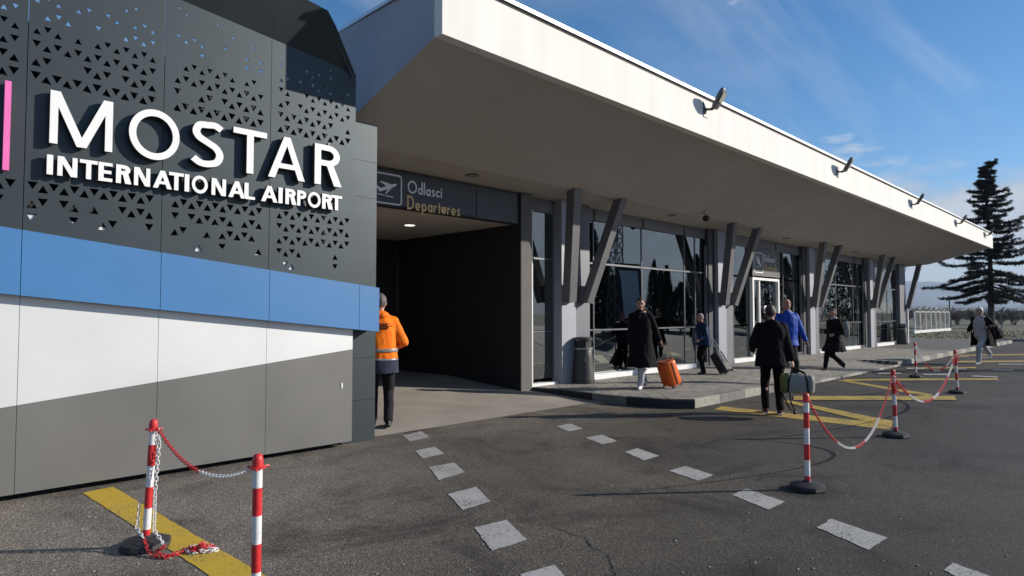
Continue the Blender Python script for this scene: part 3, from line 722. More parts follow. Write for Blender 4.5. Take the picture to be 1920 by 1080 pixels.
# floodlights on the fascia
fl_lab = ['floodlight nearest the sign wall, largest on the fascia', 'second floodlight from the left along the fascia', 'third floodlight along the fascia, above the third brace pair',
          'fourth floodlight along the fascia, small and near the conifer', 'farthest floodlight at the right tip of the fascia']
def floodlight(x, z, lab):
    o = empty('floodlight', (x, YF, z), 0, lab, 'floodlight', 'floodlights along the roof fascia')
    mm = MB(); mm.beam((0, -.008, -.15), (0, -.008, .13), .15, .012); mm.tube([(0, -.01, .0), (.05, -.09, -.01)], .022, 8)
    mm.tube([(.05, -.09, -.01), (.09, -.16, .03)], .03, 8); mm.build('wall_bracket', M['lamp_body'], o, 35)
    b = MB(); a0 = Vector((.07, -.15, .0)); ax = Vector((.06, -.42, .72)).normalized(); sd = Vector((1, .22, 0)).normalized(); up = sd.cross(ax).normalized()
    prof = [(-.0, .09, .035), (.04, .12, .045), (.27, .13, .047), (.35, .11, .038), (.38, .07, .02)]
    vs_ = []; n = 12
    for s_, w, h in prof:
        for k in range(n):
            a = 2 * math.pi * k / n; ca, sa = math.cos(a), math.sin(a)
            cx_ = math.copysign(abs(ca) ** .5, ca) * w; cy_ = math.copysign(abs(sa) ** .5, sa) * h
            vs_.append(a0 + ax * s_ + sd * cx_ + up * cy_)
    fs = []
    for i in range(len(prof) - 1):
        for k in range(n): fs.append((i * n + k, i * n + (k + 1) % n, (i + 1) * n + (k + 1) % n, (i + 1) * n + k))
    fs += [tuple(range(n)), tuple((len(prof) - 1) * n + k for k in range(n))]
    b.add(vs_, fs); hd = b.build('lamp_head', M['lamp_body'], o, 40)
    g = MB(); dn = -up if up.z > 0 else up
    g.prism([a0 + ax * s_ + sd * w + dn * .048 for s_, w in ((.12, -.09), (.31, -.095), (.31, .095), (.12, .09))], dn * .008); g.build('lamp_glass', M['lamp_glass'], hd)
    return o
for (u, v), lb in zip(((1322, 205), (1570, 322), (1709, 383), (1793, 419), (1847, 441)), fl_lab):
    q = onY(u, v, YF); floodlight(q.x, q.z, lb)

# ------------------------------------------------------------------ perforated sign wall
YS = 6.935
SW = empty('sign_wall', (1.5, 7.1, 0), 0, 'free-standing sign wall of dark perforated, blue, white and grey panels carrying the airport name', 'sign')
def fs_(a, b, d, Y=YS): return Vector((a, Y + d, b))
def line(p, q, x): return p[1] + (q[1] - p[1]) * (x - p[0]) / (q[0] - p[0])
fA = onY(340, 0, YS); fB = onY(666, 139, YS)
foldL = ((fA.x, fA.z), (fB.x, fB.z))
bt = [onY(0, 424, YS - .09), onY(707, 539, YS - .09)]; bb = [onY(0, 550, YS - .09), onY(711, 622, YS - .09)]
blueT = ((bt[0].x, bt[0].z), (bt[1].x, bt[1].z)); blueB = ((bb[0].x, bb[0].z), (bb[1].x, bb[1].z))
g0 = onY(0, 766, YS); g1 = onY(663, 655, YS); greyT = ((g0.x, g0.z), (g1.x, g1.z))
XRR = onY(664.5, 500, YS).x
seams = [-1.35, -.20, onY(46, 300, YS).x, onY(303, 400, YS).x, onY(505, 400, YS).x, XRR]
print('seams', seams, 'fold', foldL, 'blue', blueT, blueB, 'grey', greyT)
S_, H_ = 0.155, 0.142
rh = random.Random(11)
def tri_at(cx_, cz_, up_, sc_):
    w = S_ * sc_ / 2; h = w * 2 * .90
    if up_: return [(cx_ - w, cz_ - h / 3), (cx_ + w, cz_ - h / 3), (cx_, cz_ + 2 * h / 3)]
    return [(cx_ - w, cz_ + h / 3), (cx_, cz_ - 2 * h / 3), (cx_ + w, cz_ + h / 3)]
nholes = 0
for i in range(len(seams) - 1):
    x0, x1 = seams[i] + .003, seams[i + 1] - .003
    zt0, zt1 = line(*foldL, x0), line(*foldL, x1)
    zb0, zb1 = line(*blueT, x0) - .10, line(*blueT, x1) - .10
    polys = [[(x0, zb0), (x1, zb1), (x1, zt1), (x0, zt0)]]
    UZ0 = 3.64
    for k in range(0, 16):          # upper field
        zc_ = UZ0 + k * H_
        for j in range(-12, 72):
            cx_ = -1.0 + j * S_ / 2; up_ = (j + k) % 2 == 0
            cz_ = zc_ + (H_ / 3 if up_ else 2 * H_ / 3)
            if cx_ - x0 < .055 or x1 - cx_ < .055: continue
            if cz_ > line(*foldL, cx_) - .08: continue
            t = k / 8.0
            pr = 1.0 if k < 1 else (0.88 if k < 4 else (0.62 if k < 6 else .34))
            if noise.noise(Vector((cx_ * 1.6, cz_ * 1.6, 3))) > .25 and k > 3: pr *= .35
            if rh.random() > pr: continue
            polys.append(tri_at(cx_, cz_, up_, max(.20, .50 - .042 * k)))
    LZ0 = 2.80
    rows = 3 if x0 < .6 else (4 if x1 < 2.2 else (5 if x1 < 3.3 else 6))
    for k in range(rows):           # lower field
        zc_ = LZ0 - (k + 1) * H_
        for j in range(-12, 72):
            cx_ = -1.0 + j * S_ / 2; up_ = (j + k) % 2 == 0
            cz_ = zc_ + (H_ / 3 if up_ else 2 * H_ / 3)
            if cx_ - x0 < .055 or x1 - cx_ < .055: continue
            if cz_ < line(*blueT, cx_) + .075: continue
            pr = (1, 1, .95, .5, .4, .3)[k] if rows > 5 else ((1, .85, .4, .3, .2)[k] if rows > 3 else (.95, .7, .3)[k])
            if rh.random() > pr: continue
            polys.append(tri_at(cx_, cz_, up_, .50 if rows < 6 else .46))
    nholes += len(polys) - 1
    v, t = tri_fill(polys, lambda o: len(o) == 1 and o[0] == 0)
    babs(slab(v, t, fs_, .012), 'perforated_panel', M['dark_panel'], SW)
print('holes', nholes)
# folded upper facet leaning out over the wall
fd = Vector((fB.x - fA.x, 0, fB.z - fA.z)).normalized()
gdir = Vector((0, -math.sin(R(27)), math.cos(R(27)))); gdir = (gdir - fd * gdir.dot(fd)).normalized(); fn = fd.cross(gdir)
pb = Vector((fB.x, YS, fB.z))
outl = [onPl(u, v, pb, fn) for u, v in ((630, 49), (615, 20), (566, -6))]
left = pb - fd * 5.6
P = [left, pb] + outl + [outl[-1] + Vector((-.9, 0, 0)) + gdir * .38 - fd * .4, outl[-1] + gdir * .9 - fd * 3.0, left + gdir * 1.5]
cutx = [seams[1], seams[2], seams[3], seams[4]]
def facet_piece(lo, hi):
    bm = bmesh.new(); vs_ = [bm.verts.new(p) for p in P]; bm.faces.new(vs_)
    for x, keep in ((lo, 1), (hi, -1)):
        if x is None: continue
        bmesh.ops.bisect_plane(bm, geom=bm.verts[:] + bm.edges[:] + bm.faces[:], plane_co=(x, 0, 0), plane_no=(-keep, 0, 0), clear_outer=True)
    mm = MB()
    for f in bm.faces: mm.prism([v.co.copy() for v in f.verts], -fn * .012 if fn.y < 0 else fn * .012)
    bm.free(); return mm
bounds = [None, seams[1], seams[2], seams[3], seams[4], None]
for a, b in zip(bounds, bounds[1:]):
    a2 = None if a is None else a + .002; b2 = None if b is None else b - .002
    mm = facet_piece(a2, b2)
    if mm.v: babs(mm, 'folded_panel', M['dark_panel'], SW)
mm = MB(); mm.tube([tuple(pb + Vector((0, .02, -.1))), tuple(outl[0] + Vector((-.05, .05, 0)))], .02, 6); mm.tube([tuple(outl[0] + Vector((-.05, .05, 0))), (pb.x - .3, 7.2, 4.2)], .02, 6)
babs(mm, 'support_rail', M['frame_dark'], SW)
# blue band
bxr = bb[1].x
bs = [-1.35, -.2, seams[2] * .985, seams[3] * .99, seams[4] * .992, onY(674, 580, YS - .09).x, bxr]
YB = YS - .09
for a, b in zip(bs, bs[1:]):
    a += .0025; b -= .0025
    pl = [(a, line(*blueB, a)), (b, line(*blueB, b)), (b, line(*blueT, b)), (a, line(*blueT, a))]
    mm = MB(); mm.prism([(p[0], YB, p[1]) for p in pl], (0, .085 if b < XRR + .02 else .42, 0)); babs(mm, 'blue_panel', M['blue'], SW)
# white and grey panels
for a, b in zip(seams, seams[1:]):
    a += .002; b -= .002
    zt_ = lambda x: line(*blueT, x) + .16
    mm = MB(); mm.prism([(p[0], YS + .02, p[1]) for p in ((a, line(*greyT, a) + .001), (b, line(*greyT, b) + .001), (b, zt_(b)), (a, zt_(a)))], (0, .02, 0)); babs(mm, 'white_panel', M['white_panel'], SW)
    mm = MB(); mm.prism([(p[0], YS + .02, p[1]) for p in ((a, .065), (b, .065), (b, line(*greyT, b) - .001), (a, line(*greyT, a) - .001))], (0, .02, 0)); babs(mm, 'grey_panel', M['grey_panel'], SW)
# body behind
part('backing_box', M['black'], [(-1.3, 7.18, 0.0, 4.05, 7.55, 4.28)], SW)
part('side_post', M['dark_panel'], [(4.10, 7.12, 0.0, 4.575, 7.55, .52), (4.10, 7.12, .524, 4.575, 7.55, 1.05), (4.10, 7.12, 1.054, 4.575, 7.55, 3.10), (4.10, 7.12, 3.104, 4.575, 7.55, 3.57), (4.10, 7.12, 3.574, 4.575, 7.55, 4.07)], SW)
part('end_closure', M['dark_panel'], [(XRR - .02, YS + .045, .07, XRR - .003, 7.175, 4.2)], SW)
q = onY(641, 723, YS + .018); part('label_spot', M['sign_white'], [(q.x - .008, YS + .012, q.z - .03, q.x + .008, YS + .0195, q.z + .03)], SW)

# ------------------------------------------------------------------ letters
def par(x0, x1, x2, x3, y0=0, y1=1): return [(x0, y0), (x1, y0), (x3, y1), (x2, y1)]   # bottom x0..x1, top x2..x3
def rect(a, b, c, d): return [(a, b), (c, b), (c, d), (a, d)]
def strokepoly(pts, w, closed=False):
    P = [Vector((p[0], p[1])) for p in pts]; n = len(P); out = []
    for i in range(n - 1):
        t = (P[i + 1] - P[i]).normalized()
        if i == 0: t0 = t
        else: t0 = ((P[i] - P[i - 1]).normalized() + t).normalized()
        if i == n - 2: t1 = t
        else: t1 = (t + (P[i + 2] - P[i + 1]).normalized()).normalized()
        k0 = 1 / max(.5, t0.dot(t)); k1 = 1 / max(.5, t1.dot(t))
        n0 = Vector((-t0.y, t0.x)) * w / 2 * k0; n1_ = Vector((-t1.y, t1.x)) * w / 2 * k1
        out.append([tuple(P[i] - n0), tuple(P[i + 1] - n1_), tuple(P[i + 1] + n1_), tuple(P[i] + n0)])
    return out
def arc(cx_, cy_, rx_, ry_, a0, a1, n=14): return [(cx_ + rx_ * math.cos(R(a0 + (a1 - a0) * i / n)), cy_ + ry_ * math.sin(R(a0 + (a1 - a0) * i / n))) for i in range(n + 1)]
def catm(pts, n=6):
    o = []; P = [Vector(p) for p in pts]; P = [P[0] * 2 - P[1]] + P + [P[-1] * 2 - P[-2]]
    for i in range(1, len(P) - 2):
        for k in range(n):
            t = k / n; a, b, c, d = P[i - 1], P[i], P[i + 1], P[i + 2]
            o.append(tuple(.5 * ((2 * b) + (-a + c) * t + (2 * a - 5 * b + 4 * c - d) * t * t + (-a + 3 * b - 3 * c + d) * t ** 3)))
    o.append(tuple(P[-2])); return o
def glyph(ch, w):
    """polygons (cap height 1) and advance width; w = stroke width"""
    s = strokepoly
    if ch == 'M': return [rect(0, 0, w, 1), rect(1.08 - w, 0, 1.08, 1), par(.54 - .62 * w, .54 + .62 * w, 0, 1.24 * w), par(.54 - .62 * w, .54 + .62 * w, 1.08 - 1.24 * w, 1.08)], 1.08
    if ch == 'N': return [rect(0, 0, w, 1), rect(.76 - w, 0, .76, 1), par(.76 - 1.25 * w, .76, 0, 1.25 * w)], .76
    if ch == 'O': return s(arc(.5, .5, .5 - w / 2, .52 - w / 2, 0, 360, 44), w), 1.0
    if ch == 'o': return s(arc(.28, .27, .28 - w / 2, .29 - w / 2, 0, 360, 28), w), .56
    if ch == 'S':
        return s(catm([(.56, .86), (.44, .93), (.31, .945 - w * .2), (.16, .89), (.10, .755), (.155, .63), (.30, .54), (.46, .44), (.535, .29), (.48, .13), (.33, .055 + w * .1), (.18, .075), (.05, .165)]), w), .62
    if ch == 's': return s(catm([(.33, .46), (.24, .50), (.13, .49), (.085, .40), (.14, .31), (.25, .25), (.32, .16), (.27, .065), (.16, .045), (.04, .095)], 5), w * .8), .36
    if ch == 'T': return [rect(0, 1 - w * .95, .68, 1), rect(.34 - w / 2, 0, .34 + w / 2, 1)], .68
    if ch == 'A': return [par(0, w * 1.08, .41 - w * .5, .41 + w * .5), par(.82 - w * 1.08, .82, .41 - w * .5, .41 + w * .5), rect(.16, .24, .66, .24 + w * .85)], .82
    if ch == 'I': return [rect(0, 0, w, 1)], w
    if ch == 'E': return [rect(0, 0, w, 1), rect(0, 0, .52, w * .9), rect(0, 1 - w * .9, .52, 1), rect(0, .5 - w * .45, .48, .5 + w * .45)], .52
    if ch == 'L': return [rect(0, 0, w, 1), rect(0, 0, .50, w * .9)], .50
    if ch in 'PR':
        r_ = .27 if ch == 'P' else .26; cy_ = 1 - r_ - .0
        bowl = s([(w * .5, 1 - w / 2), (.30, 1 - w / 2)] + arc(.30, cy_, r_ - w / 2, r_ - w / 2, 90, -90, 14) + [(w * .5, cy_ - r_ + w / 2)], w)
        g = [rect(0, 0, w, 1)] + bowl
        if ch == 'R': g.append(par(.60 - w * 1.2, .60 + w * .06, .24, .24 + w * 1.15, 0, cy_ - r_ + w * .6))
        return g, .60
    if ch == 'D': return [rect(0, 0, w, 1)] + s([(w * .5, 1 - w / 2), (.28, 1 - w / 2)] + arc(.28, .5, .40 - w / 2, .5 - w / 2, 90, -90, 18) + [(w * .5, w / 2)], w), .68
    if ch == 'd': return s(arc(.26, .27, .26 - w / 2, .28 - w / 2, 0, 360, 24), w) + [rect(.50 - w, 0, .50, 1.04)], .50
    if ch == 'p': return s(arc(.26, .27, .26 - w / 2, .28 - w / 2, 0, 360, 24), w) + [rect(.02, -.28, .02 + w, .54)], .52
    if ch == 'a': return s(arc(.25, .27, .25 - w / 2, .28 - w / 2, 0, 360, 24), w) + [rect(.49 - w, 0, .49, .55)], .49
    if ch == 'e': return s(arc(.26, .27, .26 - w / 2, .28 - w / 2, 0, 320, 22), w) + [rect(.04, .22, .50, .22 + w * .8)], .52
    if ch == 'c': return s(arc(.26, .27, .26 - w / 2, .28 - w / 2, 45, 315, 20), w), .44
    if ch == 'i': return [rect(0, 0, w, .54), rect(-.01, .66, w + .01, .66 + w)], w
    if ch == 'l': return [rect(0, 0, w, 1.04)], w
    if ch == 'r': return [rect(0, 0, w, .54)] + s([(w / 2, .28)] + arc(.27, .30, .27 - w / 2, .25 - w / 2, 170, 80, 8), w), .32
    if ch == 't': return [rect(.08, .0, .08 + w, .74), rect(0, .43, .27, .43 + w * .75), rect(.08, 0, .25, w * .8)], .28
    if ch == 'u': return s([(w / 2, .54), (w / 2, .25)] + arc(.235, .25, .235 - w / 2, .25 - w / 2, 180, 360, 12) + [(.47 - w / 2, .54)], w), .47
    if ch == 'v': return [par(.23 - w * .55, .23 + w * .55, 0, w * 1.1, 0, .54), par(.23 - w * .55, .23 + w * .55, .46 - w * 1.1, .46, 0, .54)], .46
def put_glyph(ch, w, x0, x1, z0, z1, Y, depth, mt, parent, name='letter', side=None):
    polys, adv = glyph(ch, w)
    sx = (x1 - x0) / adv if adv > w * 1.01 or ch not in 'Iil' else (x1 - x0) / adv
    polys = [[(x0 + p[0] * sx, z0 + p[1] * (z1 - z0)) for p in q_] for q_ in polys]
    v, t = tri_fill(polys, lambda o: len(o) > 0)
    mm = slab(v, t, lambda a, b, d: Vector((a, Y + d, b)), depth)
    o = babs(mm, name, mt, parent)
    if side is not None:
        me = o.data; me.materials.append(side)
        for p in me.polygons:
            if p.normal.y > -.9: p.material_index = 1
    return o
YL = YS - .085
def xu(u, v): return onY(u, v, YL).x
zl = []
for u, v in ((92, 269), (592, 343)): zl.append(onY(u, v, YL).z)
z_base = sum(zl) / 2; z_top = (onY(94, 169, YL).z + onY(596, 268, YL).z) / 2
zi0 = (onY(88, 327, YL).z + onY(634, 394, YL).z) / 2; zi1 = (onY(90, 291, YL).z + onY(642, 367, YL).z) / 2
print('letters z', z_base, z_top, zi0, zi1, zl)
for ch, a, b in (('M', 93, 210), ('O', 242, 336), ('S', 358, 420.5), ('T', 438, 500), ('A', 504, 572), ('R', 591, 640.5)):
    k = 1 / 2.667
    put_glyph(ch, .138 if ch != 'M' else .135, xu(a, 240), xu(b, 300), z_base, z_top, YL, .06, M['letter'], SW, side=M['letter_side'])
for ch, a, b in (('I', 232, 262), ('N', 283, 387), ('T', 395, 488), ('E', 490, 562), ('R', 578, 657), ('N', 668, 752), ('A', 763, 862), ('T', 843, 920), ('I', 924, 946),
                 ('O', 958, 1041), ('N', 1057, 1132), ('A', 1141, 1229), ('L', 1222, 1277), ('A', 1305, 1391), ('I', 1394, 1414), ('R', 1427, 1484), ('P', 1486, 1536), ('O', 1539, 1606), ('R', 1611, 1666), ('T', 1655, 1713)):
    a /= 2.667; b /= 2.667
    cc_ = (a + b) / 2; a = cc_ + (a - cc_) * .93; b = cc_ + (b - cc_) * .93
    put_glyph(ch, .195 if ch != 'I' else .2, xu(a, 320), xu(b, 370), zi0, zi1, YL, .05, M['letter'], SW, side=M['letter_side'])
pk = [(6, 318), (17, 318), (22, 151), (11.5, 152)]
p0 = onY(4, 318, YL); p1 = onY(22, 151, YL)
zz0, zz1 = p0.z, onY(14, 151, YL).z
mm = MB(); mm.box(onY(5, 300, YL).x, YL, zz0, onY(17, 318, YL).x, YL + .06, zz1); babs(mm, 'pink_bar', M['pink'], SW)

# departures sign
def text(txt, x, z0, h, w, Y, depth, mt, parent, track=.10, xs_=1.0):
    for ch in txt:
        polys, adv = glyph(ch, w)
        put_glyph(ch, w, x, x + adv * h * xs_, z0, z0 + h, Y, depth, mt, parent, 'letter'); x += (adv + track) * h * xs_
    return x
def pictogram(x0, x1, z0, z1, Y, mt, parent, down=False):
    w = .022 * (x1 - x0) / .5; r_ = .09 * (x1 - x0)
    pts = arc(x1 - r_, z1 - r_, r_, r_, 0, 90, 6) + arc(x0 + r_, z1 - r_, r_, r_, 90, 180, 6) + arc(x0 + r_, z0 + r_, r_, r_, 180, 270, 6) + arc(x1 - r_, z0 + r_, r_, r_, 270, 360, 6)
    pts.append(pts[0]); v, t = tri_fill(strokepoly(pts, w), lambda o: len(o) > 0)
    babs(slab(v, t, lambda a, b, d: Vector((a, Y + d, b)), .008), 'pictogram_frame', mt, parent)
    s_ = x1 - x0; cx_ = (x0 + x1) / 2; cz_ = (z0 + z1) / 2 + .03 * s_; ang = R(12) if not down else R(-48)
    body = [(-.34, -.05), (-.30, -.09), (-.05, -.06), (.26, .015), (.34, .05), (.35, .085), (.28, .10), (.10, .075), (-.20, .02), (-.30, .01)]
    wing = [(-.02, .05), (-.24, .20), (-.17, .215), (.16, .09)]; wing2 = [(.02, -.05), (-.13, -.17), (-.07, -.175), (.17, -.01)]
    tail = [(-.33, -.03), (-.42, .09), (-.36, .10), (-.22, .01)]
    def rot(p): return (cx_ + (p[0] * math.cos(ang) - p[1] * math.sin(ang)) * s_, cz_ + (p[0] * math.sin(ang) + p[1] * math.cos(ang)) * s_)
    polys = [[rot(p) for p in q_] for q_ in (body, wing, wing2, tail)]
    polys += [[(cx_ - .36 * s_, cz_ - .24 * s_), (cx_ - .10 * s_, cz_ - .255 * s_), (cx_ - .10 * s_, cz_ - .225 * s_), (cx_ - .36 * s_, cz_ - .21 * s_)],
              [(cx_ - .06 * s_, cz_ - .26 * s_), (cx_ + .22 * s_, cz_ - .28 * s_), (cx_ + .22 * s_, cz_ - .25 * s_), (cx_ - .06 * s_, cz_ - .23 * s_)]]
    v, t = tri_fill(polys, lambda o: len(o) > 0)
    babs(slab(v, t, lambda a, b, d: Vector((a, Y + d, b)), .008), 'pictogram_plane', mt, parent)
DS = empty('departures_sign', (6.3, 8.79, 3.4), 0, 'dark sign board reading Odlasci Departures with a plane taking off, above the entrance recess', 'sign')
YD = 8.765
part('board', M['sign_dark'], [(4.9, YD, 3.385, onY(892, 380, YD).x, 8.797, 3.945)], DS)
q1 = onY(752, 385, YD); q0z = onY(752, 331, YD).z
pictogram(q1.x - .54, q1.x, q1.z, q0z, YD - .008, M['sign_white'], DS)
a = onY(764, 361, YD); b = onY(764, 338, YD); x_ = onY(828, 370, YD).x
def textfit(txt, x0, x1, z0, h, w, Y, mt, parent, track=.13):
    tot = sum(glyph(c, w)[1] + track for c in txt) - track
    text(txt, x0, z0, h, w, Y, .008, mt, parent, track, (x1 - x0) / (tot * h))
textfit('Odlasci', a.x, x_, a.z, b.z - a.z, .125, YD - .0085, M['sign_white'], DS)
a = onY(763, 392, YD); b = onY(763, 366, YD); x_ = onY(862, 398, YD).x
textfit('Departures', a.x, x_, a.z, b.z - a.z, .135, YD - .0085, M['sign_gold'], DS)
AS = empty('arrivals_sign', (20.3, 8.84, 2.8), 0, 'grey sign board with a landing plane and Dolasci Arrivals, above the white door frame', 'sign')
YA = 8.84
part('board', M['sign_grey'], [(19.28, YA, 2.79, 21.32, YA + .03, 3.68)], AS)
pictogram(19.40, 20.02, 2.90, 3.52, YA - .008, M['sign_white'], AS, True)
textfit('Dolasci', 20.12, 20.95, 3.27, .22, .12, YA - .0085, M['sign_white'], AS)
textfit('Arrivals', 20.12, 21.10, 2.98, .22, .13, YA - .0085, M['sign_gold'], AS)

# ------------------------------------------------------------------ chain posts
def post(base, top_off, label, stripes_first='red'):
    o = empty('chain_post', base, 0, label, 'barrier post', 'red and white chain posts')
    tx, ty = top_off; H = .80; n = 7
    mm = MB()
    prof = [(.155, 0), (.165, .012), (.16, .045), (.12, .062), (.045, .072), (.03, .085)]
    mm.lathe(prof, 8); b = mm.build('rubber_base', M['rubber'], o, 30)
    hs_ = [.07, .16, .30, .44, .58, .72, .80]
    cols = ['red', 'white_pl', 'red', 'white_pl', 'red', 'white_pl']
    hs_ = [.07, .125, .27, .415, .56, .705, .80]
    for i in range(6):
        a, c = hs_[i], hs_[i + 1]
        mm = MB(); mm.tube([(tx * a / H, ty * a / H, a), (tx * c / H, ty * c / H, c)], .0245, 16); mm.build('post_band', M[cols[i]], o, 40)
    mm = MB()
    zz = [(.80, .026), (.806, .042), (.812, .042), (.816, .029), (.85, .028), (.873, .023), (.88, .012)]
    mm.tube([(tx * z_ / H, ty * z_ / H, z_) for z_, r_ in zz], [r_ for z_, r_ in zz], 16)
    for a in (0, 2.1, 4.2): mm.tube([(tx + .03 * math.cos(a), ty + .03 * math.sin(a), .81), (tx + .058 * math.cos(a), ty + .058 * math.sin(a), .812), (tx + .062 * math.cos(a), ty + .062 * math.sin(a), .80)], .005, 6)
    mm.build('post_cap', M['red'], o, 50)
    return o
def gd(u, d): t = (u - 960) / 1200; return F2 * d + R2 * (t * d)
PB = {'A': gd(488, 3.40), 'P': gd(283, 4.50), 'B': gd(1508, 5.95), 'C': gd(1674, 8.46), 'E': gd(1791, 13.0), 'D': gd(1714, 16.2)}
post(PB['A'], (0, 0), 'chain post nearest the camera, cut off by the bottom edge of the picture')
post(PB['P'], tuple((R2 * .035)[:2]), 'leaning chain post standing on the yellow stripe with loose chain hanging from it')
post(PB['B'], (0, 0), 'chain post on an octagonal base right of centre, below the duffel bag')
post(PB['C'], tuple((R2 * -.02)[:2]), 'chain post with chain wound round its top, at the end of the yellow hatch lines')
post(PB['E'], tuple((R2 * -.03)[:2]), 'chain post below the running woman, chains hanging from both sides')
post(PB['D'], tuple((R2 * -.01)[:2]), 'farthest chain post, smallest, beside the raised kerb end')
# chain link mesh
def linkmesh(name, mt, L=.036, W=.021, r_=.0032):
    mm = MB(); pts = []
    n = 12
    for k in range(n):
        a = 2 * math.pi * k / n
        x = (L / 2 - W / 2 + 0) * (1 if math.cos(a) > 0 else -1) + (W / 2) * math.cos(a)
        pts.append(Vector((x, W / 2 * math.sin(a), 0)))
    m_ = 5
    for i, p in enumerate(pts):
        t = (pts[(i + 1) % n] - pts[i - 1]).normalized(); o_ = Vector((t.y, -t.x, 0))
        for k in range(m_):
            b = 2 * math.pi * k / m_; mm.v.append(p + o_ * (r_ * math.cos(b)) + Vector((0, 0, r_ * math.sin(b))))
    for i in range(n):
        for k in range(m_):
            i2, k2 = (i + 1) % n, (k + 1) % m_
            mm.f.append((i * m_ + k, i2 * m_ + k, i2 * m_ + k2, i * m_ + k2))
    return mm.mesh(name, mt, 60)
LM = {'red': linkmesh('link', M['red']), 'white': linkmesh('link', M['white_pl'])}
def resample(pts, step):
    P = [Vector(p) for p in pts]; out = [P[0].copy()]; acc = 0; i = 0; cur = P[0].copy()
    for a, b in zip(P, P[1:]):
        seg = (b - a).length; d = step - acc
        while d <= seg: out.append(a.lerp(b, d / seg)); d += step
        acc = seg - (d - step)
    return out
def chain(pts, label, runs, scale=1.0, step=.0275):
    Q = resample(pts, step * scale)
    o = empty('chain', Q[0], 0, label, 'chain', 'plastic chains between the posts'); tot = len(Q) - 1
    for i, (a, b) in enumerate(zip(Q, Q[1:])):
        t = (b - a).normalized(); s_ = i / tot
        c = 'red'
        for thr, cc in runs:
            if s_ >= thr: c = cc
        q = t.to_track_quat('X', 'Z') @ Matrix.Rotation(R(45 if i % 2 else -45), 4, 'X').to_quaternion()
        l = link('link', LM[c], None, o); l.rotation_mode = 'QUATERNION'; l.rotation_quaternion = q
        l.location = (a + b) / 2 - Vector(Q[0]); l.scale = (scale, scale, scale)
    return o
def sag(a, b, low, n=40, skew=.5):
    a = Vector(a); b = Vector(b); out = []
    for i in range(n + 1):
        t = i / n; p = a.lerp(b, t); base = a.z + (b.z - a.z) * t
        d = (base_sag := 4 * t * (1 - t)); p.z = base - (a.z + (b.z - a.z) * .5 - low) * d
        out.append(p)
    return out
def top(k, z=.80, off=0): return PB[k] + Vector((0, 0, z)) + R2 * off
chain(sag(top('P', .815, .07), top('A', .80, -.04), .66), 'chain sagging between the leaning post and the nearest post, half red and half white', [(0, 'red'), (.52, 'white')])
chain(sag(top('B', .80, .03), top('C', .80, -.03), .14), 'deep chain loop between the post under the duffel bag and the wound post', [(0, 'red'), (.26, 'white'), (.45, 'red'), (.56, 'white'), (.76, 'red')], 1.05)
chain(sag(top('C', .72, .03), top('E', .78, -.03), .20), 'chain loop between the wound post and the post below the running woman', [(0, 'red'), (.14, 'white'), (.34, 'red'), (.50, 'white'), (.60, 'red'), (.80, 'white'), (.92, 'red')], 1.35)
chain(sag(top('D', .80, .02), top('E', .80, -.04), .32), 'farthest chain loop between the two farthest posts', [(0, 'white'), (.25, 'red'), (.5, 'white'), (.66, 'red'), (.8, 'white')], 1.6)
# chain wound round post C
w = []
for i in range(90):
    t = i / 89; a = t * 5 * 2 * math.pi; w.append(PB['C'] + Vector((.036 * math.cos(a), .036 * math.sin(a), .80 - .26 * t)))
chain(w, 'red and white chain wound round the top of its post', [(0, 'red'), (.15, 'white'), (.22, 'red'), (.6, 'white'), (.68, 'red')])
w = []
for i in range(60):
    t = i / 59; a = t * 3 * 2 * math.pi; w.append(PB['E'] + Vector((.04 * math.cos(a), .04 * math.sin(a), .79 - .14 * t)))
chain(w, 'red chain wrapped round the head of the post below the running woman', [(0, 'red')], 1.2)
# loose chain from the leaning post down to a heap on the stripe
rc = random.Random(9)
tp = top('P', .815, .075)
pile = gd(385, 4.42); lowp = gd(300, 4.33)
pts = [tp, tp + Vector((0, 0, -.1)) + R2 * .005, PB['P'] + R2 * .075 + Vector((0, 0, .40)) - F2 * .03, PB['P'] + R2 * .085 + Vector((0, 0, .13)) - F2 * .05, gd(313, 4.40) + Vector((0, 0, .075)), gd(318, 4.33) + Vector((0, 0, .06)), lowp + Vector((0, 0, .03)),
       gd(325, 4.30) + Vector((0, 0, .012)), gd(348, 4.36) + Vector((0, 0, .012)), gd(362, 4.44) + Vector((0, 0, .012))]
chain(pts, 'long white and red chain hanging straight down from the leaning post to the heap', [(0, 'white'), (.70, 'red')])
pts = [PB['P'] - R2 * .035 + Vector((0, 0, .33)) - F2 * .02, PB['P'] - R2 * .045 + Vector((0, 0, .14)) - F2 * .03, gd(280, 4.40) + Vector((0, 0, .09)), gd(288, 4.34) + Vector((0, 0, .03)), gd(296, 4.31) + Vector((0, 0, .015)), gd(318, 4.28) + Vector((0, 0, .012)), gd(345, 4.33) + Vector((0, 0, .03))]
chain(pts, 'short end of chain draped over the black base of the leaning post', [(0, 'white'), (.42, 'red')])
pts = []
for i in range(100):
    a = rc.uniform(0, 6.28); r_ = .105 * math.sqrt(rc.random()); pts.append(pile + R2 * (r_ * 1.1 * math.cos(a)) + F2 * (r_ * .7 * math.sin(a)) + Vector((0, 0, .010 + .055 * rc.random() * (1 - r_ / .12))))
Q = [pts[0]]; pts = pts[1:]
while pts:
    pts.sort(key=lambda p: (p - Q[-1]).length); Q.append(pts.pop(0))
chain(Q, 'heap of red and white chain lying on the yellow stripe', [(0, 'white'), (.14, 'red'), (.3, 'white'), (.42, 'red'), (.62, 'white'), (.74, 'red'), (.92, 'white')])

